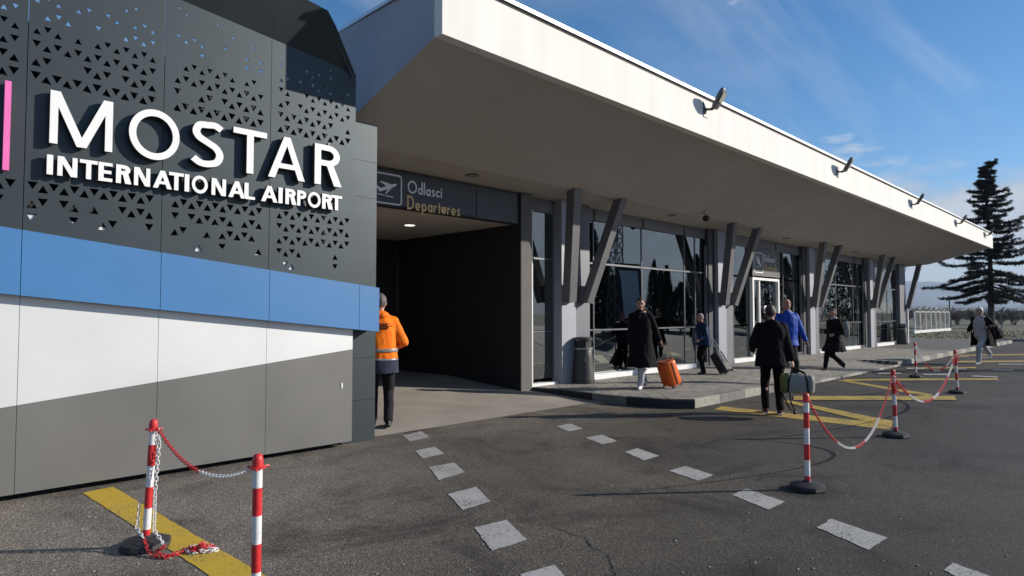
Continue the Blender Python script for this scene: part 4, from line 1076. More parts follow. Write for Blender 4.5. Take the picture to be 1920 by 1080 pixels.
rs = random.Random(31); mm = MB()
for i in range(420):
    f = 3.6 + 12 * rs.random() ** 1.5; r_ = f * rs.uniform(-.75, .8); p = fr(f, r_, 0)
    if p.y > 6.8 and p.x < 9.4: continue
    if p.y > 5.3 and p.x > 9.2: continue
    q_ = rs.uniform(.003, .009); mm.ell(p + Vector((0, 0, q_ * .4)), (q_ * rs.uniform(.8, 1.5), q_, q_ * .7), 5, 4)
tag(mm.build('loose_grit', M['kerb_light']), 'scattered loose grit and small stones on the asphalt', 'grit', kind='stuff')

# ------------------------------------------------------------------ bins
def bin_(loc, label, rz):
    o = empty('litter_bin', loc, rz, label, 'litter bin', 'litter bins under the canopy')
    mm = MB(); mm.lathe([(.235, 0), (.24, .02), (.235, .10), (.195, .55), (.185, .70), (.18, .71)], 24); mm.build('body', M['bin'], o, 30)
    mm = MB(); mm.lathe([(.192, .705), (.198, .71), (.198, .742), (.192, .745)], 24); mm.build('ring', M['steel_light'], o, 30)
    for s_ in (0, 2.09, 4.19):
        mm = MB(); mm.beam((.17 * math.cos(s_), .17 * math.sin(s_), .745), (.17 * math.cos(s_), .17 * math.sin(s_), .90), .03, .02); mm.build('lid_support', M['bin'], o)
    mm = MB(); mm.lathe([(.20, .90), (.205, .905), (.205, .935), (.17, .965), (.05, .975)], 24); mm.build('lid', M['bin'], o, 30)
    mm = MB(); mm.lathe([(.165, .70), (.165, .885)], 20); mm.build('inner_liner', M['rubber'], o, 30)
    mm = MB(); ang = -2.15; c = Vector((.212 * math.cos(ang), .212 * math.sin(ang), .50)); nn = Vector((math.cos(ang), math.sin(ang), .09)).normalized(); s1 = Vector((-nn.y, nn.x, 0)).normalized(); s2_ = nn.cross(s1)
    mm.prism([c + nn * -.002 + (s1 * math.cos(a) + s2_ * math.sin(a)) * .05 for a in [2 * math.pi * k / 18 for k in range(18)]], nn * .008); mm.build('round_emblem', M['lamp_body'], o)
    return o
b0 = onZ(1094, 718, .15); bin_((b0.x, b0.y, .15), 'dark tapered litter bin with a round emblem beside the first column', 0)
b1 = gd(1690, 30.5); bin_((b1.x, b1.y, .15), 'small distant litter bin at the far corner of the terminal', 0)

# ------------------------------------------------------------------ far fence, verge, shrubs, hills
FN = empty('mesh_fence', (60, 14, 0), 0, 'white framed mesh fence with barbed wire arms beyond the end of the terminal', 'fence')
m = MB(); m.box(59.6, 13.9, -.03, 72.6, 14.1, .20); babs(m, 'plinth', M['fence_white'], FN)
for i in range(8):
    x = 60 + i * 1.75
    part('fence_post', M['fence_white'], [(x - .045, 13.95, .2, x + .045, 14.05, 1.72)], FN)
    mm = MB(); mm.tube([(x, 14, 1.7), (x - .1, 13.6, 2.15)], .03, 6); babs(mm, 'barbed_arm', M['wire'], FN)
part('top_rail', M['fence_white'], [(60, 13.97, 1.69, 72.3, 14.03, 1.75)], FN)
mm = MB()
for i in range(64): mm.box(60 + i * .19, 13.985, .2, 60 + i * .19 + .025, 14.0, 1.69)
for z_ in [.25 + .16 * k for k in range(9)]: mm.box(60, 13.975, z_, 72.3, 13.984, z_ + .022)
tag(babs(mm, 'wire_mesh', M['wire'], FN), kind='stuff')
for k in range(3):
    t = .25 + .3 * k; mm = MB(); mm.tube([(60, 14 - .4 * t, 1.7 + .45 * t), (72.3, 14 - .4 * t, 1.7 + .45 * t)], .014, 5); babs(mm, 'barbed_strand', M['wire'], FN)
pp = gd(1780, 61); o = empty('dark_post', (pp.x, pp.y, 0), 0, 'thin dark upright post at the end of the white fence', 'post')  # plain dark upright post without a lamp
m = MB(); m.tube([(0, 0, -.1), (0, 0, 3.2)], [.07, .05], 8); m.build('shaft', M['bark'], o, 60); m = MB(); m.lathe([(.12, -.05), (.12, .12), (.08, .14)], 10); m.build('footing', M['kerb_stone'], o, 40)
# dark post and wire fence running on to the right
f2 = gd(1782, 66); WF = empty('wire_fence', (f2.x, f2.y, 0), 0, 'low dark post and wire fence crossing behind the big conifer', 'fence')
N_ = 22
for i in range(N_):
    p = fr(66, (1782 - 960) / 1200 * 66 + i * 2.6, 0)
    mm = MB(); mm.tube([p, p + Vector((0, 0, 1.9)), p + Vector((-.15, -.3, 2.3))], .045, 6); babs(mm, 'fence_post', M['wire'], WF)
a = fr(66, 45.2, 0); b = fr(66, 45.2 + 2.6 * (N_ - 1), 0)
for z_ in (.4, .9, 1.4, 1.85, 2.1):
    mm = MB(); mm.tube([a + Vector((0, 0, z_)), b + Vector((0, 0, z_))], .016, 5); babs(mm, 'wire', M['wire'], WF)
mm = MB()
for i in range(230):
    p = a.lerp(b, i / 230); mm.tube([p + Vector((0, 0, .05)), p + (b - a).normalized() * .9 + Vector((0, 0, 1.8))], .009, 3, False)
    mm.tube([p + (b - a).normalized() * .9 + Vector((0, 0, .05)), p + Vector((0, 0, 1.8))], .009, 3, False)
tag(babs(mm, 'wire_netting', M['wire'], WF), kind='stuff')
# bare shrubs / dry scrub far behind
def shrub(loc, h, w, seed, label, mt, dens=1.0, grp='bare shrubs beyond the fences'):
    rg = random.Random(seed); o = empty('bare_shrub', loc, 0, label, 'shrub', grp)
    st = MB(); tw = MB()
    for i in range(9):
        a = rg.uniform(0, 6.28); r_ = rg.uniform(.1, .5) * w * .5; tp_ = Vector((r_ * math.cos(a), r_ * math.sin(a), h * rg.uniform(.45, .8)))
        st.tube([(0 + rg.uniform(-.2, .2) * w * .4, rg.uniform(-.2, .2) * w * .4, -.05), tp_ * .5 + Vector((rg.uniform(-.1, .1), 0, 0)), tp_], [.05, .035, .015], 5)
        for k in range(int(55 * dens)):
            s_ = tp_ * rg.uniform(.35, 1.0); d = Vector((rg.gauss(0, 1), rg.gauss(0, 1), rg.uniform(.1, 1.3))).normalized() * rg.uniform(.25, .8) * h * .4
            q = Vector((d.y, -d.x, 0)).normalized() * .022; tw.add([s_ - q, s_ + q, s_ + d], [(0, 1, 2)])
            for j in range(4):
                s3 = s_ + d * rg.uniform(.3, .95); d3 = Vector((rg.gauss(0, 1), rg.gauss(0, 1), rg.uniform(-.1, 1))).normalized() * .35; q3 = Vector((d3.y, -d3.x, 0)).normalized() * .016
                tw.add([s3 - q3, s3 + q3, s3 + d3], [(0, 1, 2)])
    st.build('stem', M['bark'], o, 60); tw.build('twigs', mt, o); return o
shl = ['reddish bare shrub just right of the terminal corner, behind the white fence', 'low bare shrub behind the middle of the white fence', 'bare shrub behind the right end of the white fence', 'bare shrub left of the running woman far behind the wire fence',
       'bare shrub behind the running woman', 'bare shrub left of the conifer trunk', 'bare shrub right of the conifer trunk', 'dark bare shrub near the right edge of the picture', 'bare shrub at the very right edge beyond the wire fence']
for i, (u, d, h, w) in enumerate(((1725, 84, 3.2, 5), (1752, 90, 2.2, 4), (1772, 92, 1.7, 4), (1795, 88, 2.2, 4.5), (1824, 94, 2.8, 5), (1845, 90, 2.0, 4), (1875, 92, 2.4, 5), (1900, 88, 2.6, 5), (1928, 94, 2.8, 6))):
    p = gd(u, d); shrub((p.x, p.y, -.03), h, w, 40 + i, shl[i], M['twig'] if i % 3 != 1 else M['dry'], 1.0)
# scrub belt further away: one mass
rg = random.Random(77); mm = MB()
for i in range(9000):
    f = rg.uniform(150, 260); r_ = f * rg.uniform(.45, 1.1); p = fr(f, r_, 0); h = 1.0 + 2.6 * max(0, noise.noise(Vector((p.x * .02, p.y * .02, 5))) + .4) 
    c = p + Vector((rg.gauss(0, .6), rg.gauss(0, .6), h * rg.random())); d = Vector((rg.gauss(0, 1), rg.gauss(0, 1), rg.gauss(0, 1))).normalized() * .9; e2 = Vector((rg.gauss(0, 1), rg.gauss(0, 1), rg.gauss(0, 1))).normalized() * .7
    mm.add([c, c + d, c + e2], [(0, 1, 2)])
tag(mm.build('distant_scrub', M['twig']), 'far belt of bare brown scrub along the horizon', 'scrub', kind='stuff')
# mountains
def ridge(dist, r0, r1, hfun, seed, name, depth=1500, n=120):
    mm = MB(); rows = 14
    for j in range(rows + 1):
        s_ = j / rows
        for i in range(n + 1):
            t = i / n; r_ = r0 + (r1 - r0) * t; f = dist + depth * s_
            prof_ = math.sin(min(1, s_ * 1.25) * math.pi / 2) if s_ < .8 else 1.0
            p = fr(f, r_ * (1 + .0 * s_), 0); h = hfun(t) * prof_ * (1 + .10 * noise.fractal(Vector((p.x * .0015, p.y * .0015, seed)), 1, 2, 5)) + 50 * prof_ * noise.fractal(Vector((p.x * .002, p.y * .002, seed + 3)), 1, 2, 5)
            mm.v.append(Vector((p.x, p.y, max(-5, h) if s_ > 0 else -5)))
    for j in range(rows):
        for i in range(n): mm.f.append((j * (n + 1) + i, j * (n + 1) + i + 1, (j + 1) * (n + 1) + i + 1, (j + 1) * (n + 1) + i))
    return tag(mm.build(name, M['hill'], None, 60), kind='structure')
ridge(7200, 2500, 8500, lambda t: 415 - 60 * t - 150 * max(0, t - .6), 1, 'mountain', 1600)
ridge(4200, 1500, 5200, lambda t: 60 + 25 * math.sin(t * 9), 2, 'hill', 500)

# ------------------------------------------------------------------ big conifer
def conifer(loc, H, label, seed):
    rg = random.Random(seed); o = empty('conifer_tree', loc, 0, label, 'conifer')
    tr = MB(); lean = R2
    def axis(z): 
        t = z / H; return Vector((0, 0, z)) + R2 * (.10 * math.sin(t * 5)) + R2 * (max(0, t - .93) ** 1.5 * 62)
    zs = [-.1, .5, 2, 4, 6, 8, 10, 12, 14, 16, 17.2, 17.9, 18.4]
    tr.tube([axis(z_ * H / 18.4) if z_ > 0 else Vector((0, 0, z_)) for z_ in zs], [.40, .34, .30, .27, .24, .21, .18, .15, .11, .07, .045, .03, .015], 9)
    prof_ = [(3.0, 1.5), (3.6, 4.4), (4.3, 6.1), (5.6, 5.9), (6.6, 5.3), (7.6, 4.0), (9, 3.4), (10.5, 3.0), (12, 2.7), (13.4, 2.3), (14.6, 1.65), (15.8, 1.05), (16.8, .7), (17.6, .5), (18.4, .2)]
    def rad(z_):
        z_ = z_ * 18.4 / H
        for (a, ra), (b, rb) in zip(prof_, prof_[1:]):
            if a <= z_ <= b: return ra + (rb - ra) * (z_ - a) / (b - a)
        return .2
    lf = MB(); z_ = 3.0; 
    def clump(c, d, size, n):
        for k in range(n):
            q = c + Vector((rg.gauss(0, size * .5), rg.gauss(0, size * .5), rg.gauss(0, size * .36)))
            dd = (d * 1.0 + Vector((rg.gauss(0, .7), rg.gauss(0, .7), rg.gauss(0, .35)))).normalized() * rg.uniform(.15, .36)
            s_ = Vector((-dd.y, dd.x, rg.gauss(0, .05))).normalized() * rg.uniform(.035, .075)
            lf.add([q - s_, q + s_, q + dd + s_ * .3, q + dd - s_ * .3], [(0, 1, 2, 3)])
    while z_ < H - .25:
        nb = 5 if z_ < 14 else 4; a0 = rg.uniform(0, 6.28)
        for b_ in range(nb):
            a = a0 + b_ * 6.283 / nb + rg.gauss(0, .25); L = rad(z_) * rg.uniform(.48, 1.18)
            dr = Vector((math.cos(a), math.sin(a), 0)); zb = z_ + rg.uniform(-.15, .15); base = axis(zb)
            slope = rg.uniform(-.02, .16) if z_ > 7 else rg.uniform(-.30, -.05)
            pts_ = []
            for i in range(7):
                t = i / 6; pts_.append(base + dr * (L * t) + Vector((0, 0, L * (slope * t - .26 * t * t + (.34 if z_ > 7 else .24) * t ** 4))) + Vector((-dr.y, dr.x, 0)) * (L * .06 * math.sin(t * 4 + a)))
            tr.tube(pts_, [.012 + .017 * L * (1 - i / 6.5) for i in range(7)], 5)
            nt = int(7 + L * 6.5)
            for j in range(nt):
                t = .16 + .84 * (j + rg.random()) / nt; i = min(5, int(t * 6)); p = pts_[i].lerp(pts_[i + 1], t * 6 - i)
                side = rg.choice((-1, 1)); tl = min(.95, L * .42) * (1.15 - t * .75) * rg.uniform(.5, 1.1)
                td = (dr * .75 + Vector((-dr.y, dr.x, 0)) * side * rg.uniform(.4, 1.1)).normalized()
                tip = p + td * tl + Vector((0, 0, -.08 * tl))
                clump(p, td, .14, 5); clump(p.lerp(tip, .4), td, .21, 8); clump(p.lerp(tip, .75), td, .19, 8); clump(tip, td, .12, 6)
        z_ += rg.uniform(.38, .70) if z_ < 14 else rg.uniform(.28, .45)
    for k in range(60):
        zz_ = H * (.955 + .05 * k / 60); clump(axis(min(H, zz_)), R2, .05, 5)
    tr.build('trunk', M['bark'], o, 60); lf.build('crown', M['needles'], o); print('needles', len(lf.f)); return o
tp_ = gd(1857, 70); conifer((tp_.x, tp_.y, -.03), 18.6, 'tall dark conifer with a bent top and drooping lower limbs at the right edge', 21)

# ------------------------------------------------------------------ what stands opposite and mirrors in the glass
def cypress(loc, h, w, seed, label, mt=None):
    rg = random.Random(seed); o = empty('cypress_tree', loc, 0, label, 'cypress', 'cypresses across the yard mirrored in the glass')
    t = MB(); t.tube([(0, 0, -.1), (0, 0, h * .9)], [.14, .03], 7); t.build('trunk', M['bark'], o, 60)
    lf = MB()
    for i in range(2600):
        z_ = h * (.05 + .95 * rg.random()); s_ = z_ / h; r_ = w * .5 * (math.sin(min(1, s_ * 3.2) * 1.57)) * (1 - max(0, s_ - .35) / .65) ** .75 + .05
        a = rg.uniform(0, 6.28); rr = r_ * math.sqrt(rg.uniform(.4, 1.1)); c = Vector((rr * math.cos(a), rr * math.sin(a), z_)); d = Vector((math.cos(a) * .35, math.sin(a) * .35, 1)) * rg.uniform(.18, .4); q = Vector((-math.sin(a), math.cos(a), rg.gauss(0, .3))) * .07
        lf.add([c - q, c + q, c + d], [(0, 1, 2)])
    lf.build('crown', mt or M['cypress'], o); return o
GLY = 8.97
def mirror(u, dist):      # place what is seen mirrored in the glazing at column u, dist metres away along the ray
    t = (u - 960) / 1200; d = (F2 + R2 * t); P = d * dist; return Vector((P.x, 2 * GLY - P.y, 0))
cyl = [(1108, 48, 8.2, 3.2), (1130, 52, 6.6, 2.6), (1150, 55, 4.6, 2), (1182, 60, 5.2, 1.6), (1226, 62, 6.6, 1.7), (1240, 62, 5.6, 1.4), (1251, 60, 5.9, 1.5), (1276, 58, 4.2, 3), (1306, 64, 7.4, 3), (1334, 62, 9, 3), (1392, 70, 6, 2), (1404, 72, 5.2, 1.8), (1440, 74, 9, 3), (1475, 74, 8, 3), (1570, 80, 9, 5), (1600, 84, 10, 5)]
ord_ = ['first', 'second', 'third', 'fourth', 'fifth', 'sixth', 'seventh', 'eighth', 'ninth', 'tenth', 'eleventh', 'twelfth', 'thirteenth', 'fourteenth', 'fifteenth', 'sixteenth']
for i, (u, d, h, w) in enumerate(cyl):
    p = mirror(u, d); cypress((p.x, p.y, -.03), h, w, 100 + i, '%s cypress of the row across the yard, counted from the terminal entrance' % ord_[i])
# lattice mast
p = mirror(1156, 46); LMt = empty('lattice_mast', (p.x, p.y, 0), 0, 'steel lattice mast across the yard, mirrored in the first glazed bay', 'mast')
def leg_(sx, sy, z_): w_ = 1.1 - .07 * z_; return Vector((p.x + sx * w_ / 2, p.y + sy * w_ / 2, z_))
for sx, sy in ((-1, -1), (1, -1), (1, 1), (-1, 1)):
    mm = MB(); mm.tube([leg_(sx, sy, 0), leg_(sx, sy, 13)], .05, 6); babs(mm, 'leg', M['wire'], LMt)
mm = MB(); cs = [(-1, -1), (1, -1), (1, 1), (-1, 1)]
for k in range(13):
    for i in range(4):
        a, b = cs[i], cs[(i + 1) % 4]; mm.tube([leg_(*a, k), leg_(*b, k + 1)], .028, 4); mm.tube([leg_(*b, k), leg_(*a, k + 1)], .028, 4); mm.tube([leg_(*a, k), leg_(*b, k)], .028, 4)
tag(babs(mm, 'lattice_bars', M['wire'], LMt), kind='stuff')
# unseen pale board added to give the pale patch mirrored in the glass
p = mirror(1190, 44); ax_ = Vector((1, .25, 0)).normalized()
BD = empty('reflection_board', (p.x, p.y, 0), 0, 'pale board added across the yard to give the pale patch mirrored in the glass', 'board')
lean_ = Vector((-.16, 0, 1)).normalized()
def bp(a, z_, d=0): return p + ax_ * a + Vector((-.17 * z_, 0, z_)) * 1.0 + Vector((.25, -1, 0)) * -d
mm = MB(); mm.prism([bp(-.8, 1.3), bp(.8, 1.3), bp(.8, 4.5), bp(-.8, 4.5)], Vector((-.25, 1, 0)) * .02); mm2 = mm
babs(mm, 'panel', mat('board_pale_blue', (0.72, 0.80, 0.90), 0.4, 0, .04), BD)
mm = MB(); mm.prism([bp(-1.1, 1.1, -.05), bp(1.1, 1.1, -.05), bp(1.1, 5.0, -.05), bp(-1.1, 5.0, -.05)], Vector((.25, -1, 0)) * .03); babs(mm, 'dark_back', M['frame_dark'], BD)
for a in (-.4, .4):
    mm = MB(); mm.beam(bp(a, 0, -.08), bp(a, 4.8, -.12), .1, .08); babs(mm, 'post', M['frame_dark'], BD)
# low hills and tree mass behind the camera
ridge(-6500, -6000, 9000, lambda t: 380 + 60 * math.sin(t * 7), 5, 'hill', -1500)

# ------------------------------------------------------------------ air
HZ = True
if HZ:
    m = MB(); m.box(-9500, -9500, -6, 9500, 9500, 640)
    hz = bpy.data.materials.new('haze_air'); hz.use_nodes = True; N = hz.node_tree.nodes; N.remove(N['Principled BSDF'])
    pv = N.new('ShaderNodeVolumePrincipled'); pv.inputs['Density'].default_value = 0.00011; pv.inputs['Color'].default_value = (0.62, 0.76, 0.95, 1); pv.inputs['Anisotropy'].default_value = 0.1
    hz.node_tree.links.new(pv.outputs[0], N['Material Output'].inputs['Volume'])
    h = tag(m.build('haze', hz), 'faint blue haze over the plain and the far mountain', 'haze', kind='stuff')

# ------------------------------------------------------------------ people
def remesh(mm, name, mt, parent, vox, smooth_it=3, fold=0.0, fscale=9.0, seed=0, sub=None):
    me = mm.mesh(name + '_raw'); o = bpy.data.objects.new(name, me); C.objects.link(o)
    md = o.modifiers.new('r', 'REMESH'); md.mode = 'VOXEL'; md.voxel_size = vox; md.adaptivity = 0
    s_ = o.modifiers.new('s', 'SMOOTH'); s_.factor = .5; s_.iterations = smooth_it
    dg = bpy.context.evaluated_depsgraph_get(); dg.update()
    nm = bpy.data.meshes.new_from_object(o.evaluated_get(dg)); nm.name = name
    o.modifiers.clear(); o.data = nm; bpy.data.meshes.remove(me)
    if fold:
        sv = Vector((seed, seed * 1.7, 0))
        nn = [v.normal.copy() for v in nm.vertices]
        for v, n in zip(nm.vertices, nn):
            p = v.co; d = noise.noise(Vector((p.x * fscale, p.y * fscale, p.z * fscale * .55)) + sv) + .5 * noise.noise(Vector((p.x * fscale * 2.2, p.y * fscale * 2.2, p.z * fscale * 1.3)) + sv)
            v.co = p + n * (d * fold)
    nm.materials.clear(); nm.materials.append(mt); nm.shade_smooth(); o.parent = parent
    return o
def ik(a, c, l1, l2, pole):
    a = Vector(a); c = Vector(c); d = c - a; L = min(d.length, (l1 + l2) * .999); dn = d.normalized(); c = a + dn * L
    x = (l1 * l1 - l2 * l2 + L * L) / (2 * L); h = math.sqrt(max(0, l1 * l1 - x * x))
    pl = Vector(pole); pl = (pl - dn * pl.dot(dn)).normalized()
    return a + dn * x + pl * h, c
def hand_prims(mm, w, d, side, grip=True, palm_n=Vector((0, 1, 0))):
    """w wrist, d direction the hand points; fingers curl towards palm_n"""
    d = d.normalized(); pn = (palm_n - d * palm_n.dot(d)).normalized(); s_ = d.cross(pn) * side
    pc = w + d * .045; rot = Matrix((s_, pn, d)).transposed()
    mm.ell(pc, (.040, .017, .052), 12, 8, rot)
    for k in range(4):
        o_ = (-.028 + .0185 * k); L = (.062, .072, .068, .054)[k]; b0 = w + d * .078 + s_ * o_
        c1, c2 = (.75, 1.5) if grip else (.25, .5)
        p1 = b0 + (d * math.cos(c1 * .5) + pn * math.sin(c1 * .5)) * L * .45; p2 = p1 + (d * math.cos(c1 + .4) + pn * math.sin(c1 + .4)) * L * .32; p3 = p2 + (d * math.cos(c2 + .7) + pn * math.sin(c2 + .7)) * L * .27
        mm.cap(b0, .0098, p1, .0092, 8); mm.cap(p1, .0092, p2, .0086, 8); mm.cap(p2, .0086, p3, .0078, 8)
    t0 = w + d * .022 - s_ * .028; t1 = t0 - s_ * .026 + d * .028 + pn * .014; t2 = t1 + d * .026 + pn * .016
    mm.cap(t0, .013, t1, .011, 8); mm.cap(t1, .011, t2, .009, 8)
def person(label, loc, heading, H, feet, hands, colors, lean=(0, 0), hip=.93, head_turn=0.0, head_pitch=0.0, coat='jacket', hair='short', hair_mat='hair_dark', hat=None, seed=1, grips=(True, True), elbow=None, shoes='shoe', twist=0.0, coat_len=None, bulk=1.0, vox=.010, hand_dirs=None):
    """local frame: x = person's right, y = forward, z = up; feet/hands: (left, right) wrist / ankle targets in a 1.75 m body"""
    k = H / 1.75; o = empty('person', loc, heading, label, 'person'); o.scale = (k, k, k)
    pel = Vector((0, 0, hip)); ch = pel + Vector((lean[0] * .35, lean[1] * .35, .36)); nk = pel + Vector((lean[0] * .56, lean[1] * .56, .555))
    ct, st = math.cos(twist), math.sin(twist)
    sh = [nk + Vector((sx * .170 * ct, sx * .170 * st, -.085)) for sx in (-1, 1)]
    hp = [pel + Vector((sx * .088, 0, -.02)) for sx in (-1, 1)]
    hc = nk + Vector((lean[0] * .1, .025 + lean[1] * .12, .170)); hr = Matrix.Rotation(head_turn, 3, 'Z') @ Matrix.Rotation(head_pitch, 3, 'X')
    body = MB()
    # torso
    for t, rx, ry in ((0, .150, .105), (.12, .138, .10), (.25, .142, .10), (.38, .158, .105), (.50, .15, .09)):
        c = pel.lerp(nk, t / .555 * 1.0 if t else 0); body.ell(c, (rx, ry, .11), 16, 10)
    body.cap(sh[0], .050, sh[1], .050, 10); body.cap(nk - Vector((0, 0, .03)), .058, hc + hr @ Vector((0, -.012, -.07)), .052, 10)
    # head and face
    body.ell(hc, (.076, .094, .108), 18, 14, hr); body.ell(hc + hr @ Vector((0, .022, -.052)), (.056, .062, .058), 14, 10, hr)
    body.cap(hc + hr @ Vector((0, .09, .012)), .010, hc + hr @ Vector((0, .106, -.022)), .014, 8)
    body.cap(hc + hr @ Vector((-.018, .086, -.054)), .009, hc + hr @ Vector((.018, .086, -.054)), .009, 8)
    body.ell(hc + hr @ Vector((0, .074, -.086)), (.024, .018, .016), 8, 6, hr)
    for sx in (-1, 1):
        body.ell(hc + hr @ Vector((sx * .079, -.006, -.008)), (.010, .020, .032), 8, 8, hr)
        body.ell(hc + hr @ Vector((sx * .04, .078, .030)), (.024, .012, .008), 8, 6, hr)
    kn, an, el, wr = [], [], [], []
    for i, sx in enumerate((-1, 1)):
        K, A = ik(hp[i], feet[i][:3], .44, .425, (sx * .08, 1, 0)); kn.append(K); an.append(A)
        body.cap(hp[i], .083, K, .056, 12); body.cap(K, .055, A + Vector((0, 0, 0)), .038, 12)
        body.cap(K.lerp(A, .28) + Vector((0, -.018, 0)), .052, K.lerp(A, .6) + Vector((0, -.008, 0)), .042, 10)
        pole = elbow[i] if elbow else (sx * .35, -1, -.1)
        E, W = ik(sh[i], hands[i], .29, .255, pole); el.append(E); wr.append(W)
        body.cap(sh[i], .050, E, .038, 10); body.cap(E, .038, W, .027, 10)
        hd = (W - E) if not hand_dirs or hand_dirs[i] is None else Vector(hand_dirs[i]); hand_prims(body, W, hd, sx, grips[i], Vector((-sx * .8, .5, 0)))
    remesh(body, 'body', M['skin'], o, vox, 2)
    # trousers
    tr = MB(); tm, jm = colors['legs'], colors['top']
    tr.ell(pel + Vector((0, 0, -.02)), (.168, .125, .13), 16, 10)
    for i in (0, 1):
        tr.cap(hp[i], .100, kn[i], .076, 14); tr.cap(kn[i], .074, an[i] + (kn[i] - an[i]).normalized() * .02, .062, 14)
    remesh(tr, 'trousers', M[tm], o, .012, 3, .011, 9, seed)
    # shoes
    for i in (0, 1):
        f = feet[i]; yaw = f[3] if len(f) > 3 else 0; pit = f[4] if len(f) > 4 else 0
        rt = Matrix.Rotation(yaw, 3, 'Z') @ Matrix.Rotation(-pit, 3, 'X'); s_ = MB(); A = an[i]
        s_.cap(A + rt @ Vector((0, -.045, -.045)), .038, A + rt @ Vector((0, .10, -.05)), .036, 12); s_.cap(A + rt @ Vector((0, .06, -.05)), .040, A + rt @ Vector((0, .155, -.058)), .028, 12)
        s_.cap(A + rt @ Vector((0, -.01, -.03)), .044, A + Vector((0, 0, .01)), .046, 12)
        s_.v = [v if (rt.inverted() @ (v - A)).z > -.082 else A + rt @ Vector(((rt.inverted() @ (v - A)).x, (rt.inverted() @ (v - A)).y, -.082)) for v in s_.v]
        remesh(s_, 'shoe', M[shoes], o, .010, 1)
    # jacket or coat
    j = MB(); bk = bulk
    hem = {'jacket': -.06, 'coat': -.42, 'short': .03}[coat] if coat_len is None else coat_len
    top_ = nk + Vector((0, 0, -.02)); n_ = 22
    rings = []
    zs_ = [hem, hem * .5 if hem < -.1 else hem * .6, 0, .12, .25, .36, .45, .50, .535, .56]
    for z_ in zs_:
        if z_ < 0: c = pel + Vector((feet[0][0] * .1 + feet[1][0] * .1, (feet[0][1] + feet[1][1]) * .25 * min(1, -z_ / .5), z_)); rx = .195 + .10 * min(1, -z_ / .5); ry = .15 + (.06 + abs(feet[0][1] - feet[1][1]) * .28) * min(1, -z_ / .5)
        else:
            c = pel.lerp(nk, z_ / .555); c.z = pel.z + z_
            rx = (.195, .188, .19, .197, .19, .165, .125, .085)[min(7, zs_.index(z_) - 2)]; ry = (.15, .147, .147, .148, .135, .12, .10, .085)[min(7, zs_.index(z_) - 2)]
        rings.append((c.x, c.y, c.z, rx * bk, ry * bk))
    rings.sort(key=lambda r_: r_[2]); j.loft(rings, n_)
    for i in (0, 1):
        j.ell(sh[i], (.066 * bk, .070 * bk, .06), 12, 8); j.cap(nk + Vector((0, 0, -.015)), .066, sh[i] + Vector((0, 0, .006)), .060 * bk, 12); j.cap(sh[i], .072 * bk, el[i], .063 * bk, 12); j.cap(el[i], .062 * bk, wr[i] + (el[i] - wr[i]).normalized() * .03, .048, 12)
    if colors.get('collar', True): j.loft([(nk.x, nk.y - .004, nk.z - .02, .085, .085), (nk.x, nk.y - .004, nk.z + .045, .078, .080)], 16)
    remesh(j, 'coat' if coat == 'coat' else 'jacket', M[jm], o, .012, 3, .017, 7, seed + 4)
    # hair
    h = MB()
    if hair != 'bald':
        h.ell(hc + hr @ Vector((0, -.016, .018)), (.086, .100, .108), 18, 12, hr)
        if hair in ('long', 'bun'): h.ell(hc + hr @ Vector((0, -.055, -.04)), (.075, .055, .11), 14, 10, hr)
        if hair == 'bun': h.ell(hc + hr @ Vector((0, -.10, .05)), (.045, .04, .045), 10, 8, hr)
        # keep the face free: cut everything in front of a slanted plane
        inv = hr.inverted()
        for i_, v in enumerate(h.v):
            q = inv @ (v - hc); lim = .072 if q.z > .062 else .030 - .25 * max(0, .05 - q.z)
            if q.y > lim: q.y = lim; h.v[i_] = hc + hr @ q
        remesh(h, 'hair' if not hat else hat[0], M[hair_mat] if not hat else M[hat[1]], o, .010, 2, .004, 30, seed)
    for sx in (-1, 1):
        e_ = MB(); e_.ell(hc + hr @ Vector((sx * .031, .0845, .010)), (.013, .008, .007), 8, 6, hr); e_.build('eye', M['hair_dark'], o, 180)
        e_ = MB(); e_.cap(hc + hr @ Vector((sx * .018, .090, .034)), .0045, hc + hr @ Vector((sx * .05, .078, .032)), .0035, 6); e_.build('eyebrow', M['hair_dark'] if hair_mat != 'hair_grey' else M['hair_grey'], o, 180)
    e_ = MB(); e_.cap(hc + hr @ Vector((-.017, .0925, -.054)), .0035, hc + hr @ Vector((.017, .0925, -.054)), .0035, 6); e_.build('mouth', M['c_maroon'], o, 180)
    inf = dict(o=o, k=k, pel=pel, nk=nk, hc=hc, hr=hr, sh=sh, el=el, wr=wr, kn=kn, an=an)
    return inf
def wpt(inf, p):     # local -> world
    o = inf['o']; return Matrix.Translation(o.location) @ Matrix.Rotation(o.rotation_euler.z, 4, 'Z') @ Matrix.Scale(inf['k'], 4) @ Vector(p)
def head_of(vec): return math.atan2(-vec.x, vec.y)     # rotation so that local +y looks along vec
def gz(u, v, z): return onZ(u, v, z)

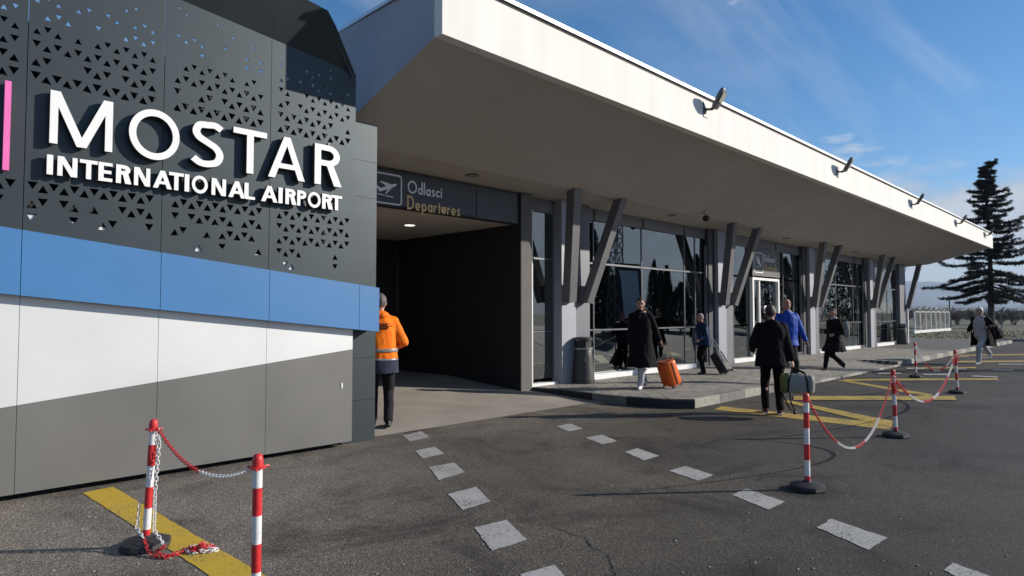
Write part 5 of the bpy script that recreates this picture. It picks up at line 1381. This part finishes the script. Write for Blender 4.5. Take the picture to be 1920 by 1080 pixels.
# 1 orange jacket, seen from behind
p = gd(716, 9.02); gzv = za(p.y)
P1 = person('person seen from behind in an orange high-visibility jacket beside the sign wall', (p.x, p.y, gzv), head_of((F2 * 1 + R2 * -.25)), 1.87,
            [(-.10, .10, .085, .1), (.09, -.08, .085, -.1)], [(-.26, .16, .98), (.24, .24, 1.04)], dict(legs='c_char', top='c_orange'), lean=(-.03, .05), hair='short', hair_mat='hair_grey', seed=3, head_pitch=-.15, hip=.90, bulk=1.08, coat_len=-.02)
o = P1['o']; pel, nk = P1['pel'], P1['nk']
mm = MB(); mm.ell(nk + Vector((0, -.07, .0)), (.115, .075, .065), 14, 10); mm.loft([(nk.x, nk.y, nk.z - .03, .10, .10), (nk.x, nk.y, nk.z + .05, .085, .09)], 16); remesh(mm, 'hood', M['c_orange'], o, .012, 2, .006, 10, 2)
def band(parent, c, rx, ry, z0, z1, mt, name, n=28):
    mm = MB(); mm.loft([(c.x, c.y, z0, rx, ry), (c.x, c.y, z1, rx, ry)], n); return remesh(mm, name, M[mt], parent, .011, 2, .006, 8, 5)
c = pel + Vector((0, 0, 0)); band(o, c, .222, .172, pel.z - .20, pel.z - .02, 'c_hem', 'jacket_hem')
band(o, pel.lerp(nk, .15), .219, .169, pel.z + .075, pel.z + .125, 'c_reflect', 'reflective_band')
band(o, pel, .222, .172, pel.z - .035, pel.z - .005, 'c_reflect', 'reflective_band')
for i_, (zz_, ww) in enumerate(((.485, .10), (.455, .13), (.425, .09))):      # three faint lines of print on the back
    mm = MB(); cc = pel.lerp(nk, zz_ / .555)
    for q in range(9):
        xq = -ww + 2 * ww * q / 9
        yb = cc.y - .1475 * math.sqrt(max(0, 1 - (xq / .235) ** 2)) - .015
        mm.box(xq, yb - .004, pel.z + zz_ - .045, xq + 2 * ww / 9 * .7, yb + .01, pel.z + zz_ - .03)
    tag(mm.build('back_print', M['c_maroon'], o), kind='stuff')

# 2 woman in long black coat with the orange suitcase
p = gz(1203, 729, .15); toC = (-F2 * 1 + R2 * -.42).normalized()
P2 = person('person in a long black coat walking on the pavement and pulling the orange suitcase', (p.x, p.y, .15), head_of(toC), 1.75,
            [(.0, .12, .085, .0), (-.02, -.22, .12, .1, -.35)], [(-.36, -.22, .86), (.24, -.02, .84)], dict(legs='c_lgrey', top='c_black'), lean=(0, .05), coat='coat', hair='long', hair_mat='hair_dark', shoes='c_white', seed=8, head_pitch=-.25, head_turn=.25, coat_len=-.50, bulk=1.06)
mm = MB(); nk = P2['nk']; mm.ell(nk + Vector((0, .10, -.12)), (.05, .04, .09), 10, 8); mm.build('shirt', M['c_white'], P2['o'], 180)
# 3 small person with black trolley
p = gz(1320, 701, .15)
P3 = person('small person in a navy padded jacket and grey knitted hat pulling a black trolley case', (p.x, p.y, .15), head_of((-R2 * 1 + -F2 * .35)), 1.44,
            [(-.07, .08, .085), (.08, -.06, .085)], [(-.30, .36, 1.02), (.14, -.36, .92)], dict(legs='c_black', top='c_navy'), lean=(0, .12), hair='short', hat=('knitted_hat', 'c_hat'), hair_mat='hair_grey', seed=12, head_pitch=-.2, head_turn=.2, bulk=1.26, coat_len=-.10)
# 4 blue jacket man
p = gd(1474, 13.9)
P4 = person('bald person in a bright blue jacket walking out of the arrivals door', (p.x, p.y, zp(p.x, p.y)), head_of((-F2 * 1 + R2 * -.1)), 1.86,
            [(-.10, .20, .085), (.10, -.18, .11, 0, -.3)], [(-.40, -.02, .86), (.28, .14, .88)], dict(legs='c_char', top='c_blue'), hair='bald', hair_mat='hair_grey', seed=15, bulk=1.12, coat_len=-.12, head_turn=.15)
# 5 black coat man with the duffel bag, back view
p = gz(1449, 776, 0)
P5 = person('person in a dark hooded jacket seen from behind, carrying the duffel bag', (p.x, p.y, 0), head_of((F2 * 1 + R2 * .30)), 1.73,
            [(-.10, .10, .085, .1), (.10, -.10, .10, -.2, -.25)], [(-.28, .20, 1.02), (.30, -.02, .86)], dict(legs='c_black', top='c_black'), hair='short', hair_mat='hair_dark', seed=19, bulk=1.20, coat_len=-.16, head_turn=-.55, shoes='c_maroon', lean=(0, .04))
mm = MB(); nk = P5['nk']; mm.ell(nk + Vector((0, -.11, -.02)), (.12, .07, .08), 14, 10); remesh(mm, 'hood', M['c_black'], P5['o'], .012, 2, .006, 10, 2)
for i in (0, 1):
    mm = MB(); A = P5['an'][i]; mm.box(A.x - .04, A.y - .08, A.z - .088, A.x + .04, A.y + .16, A.z - .068); mm.build('sole', M['c_white'], P5['o'])
# 6 black coat walker
p = gd(1562, 17.4)
P6 = person('person in a black coat and heels striding left on the pavement', (p.x, p.y, zp(p.x, p.y)), head_of((-R2 * 1 + -F2 * .30)), 1.72,
            [(-.05, .36, .10, 0, .15), (.05, -.36, .15, 0, -.55)], [(-.24, .22, 1.0), (.22, .12, 1.06)], dict(legs='c_black', top='c_black'), coat='coat', hair='bun', hair_mat='hair_dark', seed=23, coat_len=-.34, hip=.86, head_turn=.35, bulk=1.08)
mm = MB(); nk = P6['nk']; mm.loft([(nk.x, nk.y, nk.z - .03, .10, .10), (nk.x, nk.y, nk.z + .06, .09, .09)], 14); remesh(mm, 'scarf', M['c_lgrey'], P6['o'], .012, 2, .006, 12, 2)
# 7 running woman in white
p = gd(1838, 20.4)
P7 = person('person running in pale clothes and an open black jacket, light hair, arms out', (p.x, p.y, 0), head_of((-R2 * .85 + -F2 * .42)), 1.84,
            [(-.03, .24, .095, 0, .1), (.08, -.66, .22, 0, -.9)], [(-.34, .26, 1.12), (.42, -.16, 1.02)], dict(legs='c_lgrey', top='c_lgrey'), coat='short', hair='long', hair_mat='hair_blond', seed=27, hip=.88, lean=(0, .06), coat_len=-.04, shoes='c_white')
o = P7['o']; mm = MB(); s0, s1 = P7['sh']; e0, e1 = P7['el']; w0, w1 = P7['wr']; pel = P7['pel']; nk = P7['nk']
mm.cap(s0, .088, e0, .08, 12); mm.cap(e0, .08, w0, .062, 12); mm.cap(s1, .088, e1, .08, 12); mm.cap(e1, .08, w1, .062, 12)
for sx, sp in ((-1, s0), (1, s1)):
    mm.prism([sp + Vector((0, .09, .05)), sp + Vector((sx * .08, -.12, .04)), pel + Vector((sx * .27, -.26, -.34)), pel + Vector((sx * .24, .08, -.34))], Vector((sx * .035, .01, 0)))
mm.prism([s0 + Vector((-.05, -.10, .05)), s1 + Vector((.05, -.10, .05)), pel + Vector((.28, -.26, -.34)), pel + Vector((-.28, -.26, -.34))], Vector((0, -.035, 0)))
remesh(mm, 'open_jacket', M['c_black'], o, .014, 3, .012, 7, 9)

# ------------------------------------------------------------------ luggage
def frame_between(a, b, side):
    ax = (Vector(b) - Vector(a)).normalized(); sd = Vector(side); sd = (sd - ax * sd.dot(ax)).normalized(); return ax, sd, ax.cross(sd)
def suitcase(label, base, hand, w, h, d, shell, hmat, group, side=None, ribs=True):
    base = Vector(base); hand = Vector(hand); ax = (hand - base).normalized()
    hz_ = Vector((hand.x - base.x, hand.y - base.y, 0)).normalized(); sd = Vector((-hz_.y, hz_.x, 0)); nm = ax.cross(sd).normalized()
    if nm.z < 0: nm = -nm
    o = empty('suitcase', base, 0, label, 'suitcase', group); O = lambda a, b, c: sd * a + ax * b + nm * c
    m = MB(); w0, h0, d0 = w / 2, h, d / 2
    secs = [(0.0, .86), (.04, .97), (.12, 1), (.88, 1), (.96, .97), (1.0, .86)]
    n = 20; vs_ = []
    for s_, f in secs:
        for k in range(n):
            a = 2 * math.pi * k / n; ca, sa = math.cos(a), math.sin(a); e_ = .38
            x = math.copysign(abs(ca) ** e_, ca) * w0 * f; z_ = math.copysign(abs(sa) ** e_, sa) * d0 * f
            rb = 1.0 + (.0 if not ribs else .0)
            vs_.append(O(x, .05 + s_ * h0, z_))
    fs = [(i * n + k, i * n + (k + 1) % n, (i + 1) * n + (k + 1) % n, (i + 1) * n + k) for i in range(len(secs) - 1) for k in range(n)]
    fs += [tuple(range(n)), tuple((len(secs) - 1) * n + k for k in range(n))]; m.add(vs_, fs); m.build('shell', M[shell], o, 40)
    if ribs:
        for i in range(5):
            x = -w0 * .66 + w0 * 1.32 * i / 4
            for sg in (-1, 1):
                m = MB(); m.beam(O(x, .05 + h * .10, sg * (d0 + .002)), O(x, .05 + h * .90, sg * (d0 + .002)), .028, .014, sd); m.build('rib', M[shell], o)
        m = MB(); m.beam(O(-w0 - .003, .05 + h * .06, 0), O(-w0 - .003, .05 + h * .94, 0), .012, .02, sd); m.build('zip', M['rubber'], o)
        m = MB(); m.beam(O(w0 + .003, .05 + h * .06, 0), O(w0 + .003, .05 + h * .94, 0), .012, .02, sd); m.build('zip', M['rubber'], o)
    L = (hand - base).length
    for sg in (-1, 1):
        m = MB(); m.tube([O(sg * w0 * .45, h * .5, d0 + .012), O(sg * w0 * .38, L, d0 * .9)], .009, 8); m.build('handle_rod', M[hmat], o, 60)
    m = MB(); m.tube([O(-w0 * .48, L, d0 * .9), O(w0 * .48, L, d0 * .9)], .015, 8); m.build('grip', M['rubber'], o, 60)
    m = MB(); m.tube([O(-.07, h + .05, 0), O(-.06, h + .085, 0), O(.06, h + .085, 0), O(.07, h + .05, 0)], .011, 8); m.build('top_handle', M['rubber'], o, 60)
    for sg in (-1, 1):
        for t in (-1, 1):
            c = O(sg * w0 * .75, .035, t * d0 * .75); m = MB(); m.tube([c - sd * .014, c + sd * .014], .028, 14); m.build('wheel', M['rubber'], o, 50)
    return o
hw = wpt(P2, P2['wr'][0]) - Vector((0, 0, .10)); b2 = gz(1262, 727, .15)
suitcase('bright orange ribbed suitcase tilted on its wheels behind the long-coated person', (b2.x, b2.y, .175), hw, .36, .50, .25, 'case_orange', 'gold_h', 'rolling cases on the pavement')
hw = wpt(P3, P3['wr'][1]) - Vector((0, 0, .06)); b3 = gd(1362, 15.4)
suitcase('black trolley case tilted behind the small person in the navy jacket', (b3.x, b3.y, .175), hw, .34, .50, .24, 'rubber', 'chrome', 'rolling cases on the pavement', ribs=False)
# duffel bag
hw = wpt(P5, P5['wr'][1]); hb = hw + Vector((0, 0, -.11))
cb = gd(1493, 10.0); cb.z = CAMH - (718 - 587) / 1200 * 10.0
ax = (R2 * .92 + F2 * -.38).normalized(); sd = Vector((0, 0, 1)).cross(ax).normalized()
DB = empty('duffel_bag', (cb.x, cb.y, cb.z - .16), 0, 'grey and olive duffel bag hanging from the hand of the dark-jacketed person', 'duffel bag')
def lo(a, b, c): return ax * a + sd * b + Vector((0, 0, c + .16))
m = MB(); n = 20; vs_ = []; prf = [(-.235, .10, .10), (-.215, .14, .135), (-.10, .15, .15), (.05, .15, .152), (.20, .142, .145), (.235, .10, .10)]
def ring(a, ry, rz_):
    out = []
    for k in range(n):
        t = 2 * math.pi * k / n; y_ = math.copysign(abs(math.cos(t)) ** .55, math.cos(t)) * ry; z_ = math.copysign(abs(math.sin(t)) ** .55, math.sin(t)) * rz_
        out.append(lo(a, y_, z_ - .02 * abs(a)))
    return out
m.add(sum([ring(*q) for q in prf], []), [(i * n + k, i * n + (k + 1) % n, (i + 1) * n + (k + 1) % n, (i + 1) * n + k) for i in range(5) for k in range(n)] + [tuple(range(n)), tuple(5 * n + k for k in range(n))])
bg_ = remesh(m, 'bag_body', M['grey_bag'], DB, .011, 2, .008, 14, 3)
m = MB(); m.add(ring(-.255, .105, .105) + ring(-.235, .150, .145) + ring(-.13, .158, .158), [(i * n + k, i * n + (k + 1) % n, (i + 1) * n + (k + 1) % n, (i + 1) * n + k) for i in range(2) for k in range(n)] + [tuple(range(n)), tuple(2 * n + k for k in range(n))])
remesh(m, 'end_panel', M['olive_bag'], DB, .011, 2, .006, 14, 3)
hl = hb - Vector(DB.location)
for sg in (-1, 1):
    m = MB(); m.tube([lo(-.14, sg * .157, -.12), lo(-.13, sg * .16, .05), lo(-.09, sg * .11, .16), hl + sd * sg * .015, lo(.10, sg * .11, .16), lo(.13, sg * .16, .05), lo(.14, sg * .157, -.12)], .012, 6); m.build('carry_strap', M['c_black'], DB, 60)
m = MB(); m.tube([lo(-.235, 0, .04), lo(-.22, -.03, -.18), lo(-.12, -.05, -.40), lo(-.04, -.03, -.44), lo(-.10, 0, -.30), lo(-.12, .03, -.14)], .011, 6); m.build('shoulder_strap', M['c_black'], DB, 60)
m = MB(); m.ell(lo(-.05, -.04, -.45), (.035, .03, .03), 8, 6); m.build('buckle', M['rubber'], DB, 60)
# shoulder bag of the striding person and bag of the runner
def softbag(label, c, rr, mt, strap_to, group=None, seed=1):
    o = empty('shoulder_bag', c, 0, label, 'bag', group); m = MB(); m.ell((0, 0, 0), rr, 16, 12); m.ell((0, 0, -rr[2] * .35), (rr[0] * 1.05, rr[1] * 1.05, rr[2] * .7), 14, 10)
    remesh(m, 'bag_body', M[mt], o, .013, 2, .014, 9, seed)
    m = MB(); s_ = Vector(strap_to) - Vector(c); m.tube([(0, 0, rr[2] * .7), s_ * .5 + Vector((.05, 0, .1)), s_], .014, 6); m.build('strap', M['c_black'], o, 60)
    return o
s6 = wpt(P6, P6['sh'][1] + Vector((0, 0, .07))); c6 = gd(1585, 17.5); c6.z = CAMH - (617 - 587) / 1200 * 17.5
softbag('pale grey shoulder bag on the back of the striding person in the black coat', c6, (.10, .10, .22), 'grey_bag', s6, seed=4)
s7 = wpt(P7, P7['sh'][0] + Vector((0, 0, .09))); c7 = gd(1865, 20.5); c7.z = CAMH - (624 - 587) / 1200 * 20.5
softbag('large black holdall swinging from the arm of the running person', c7, (.30, .20, .20), 'c_black', wpt(P7, P7['wr'][1]) , seed=6)
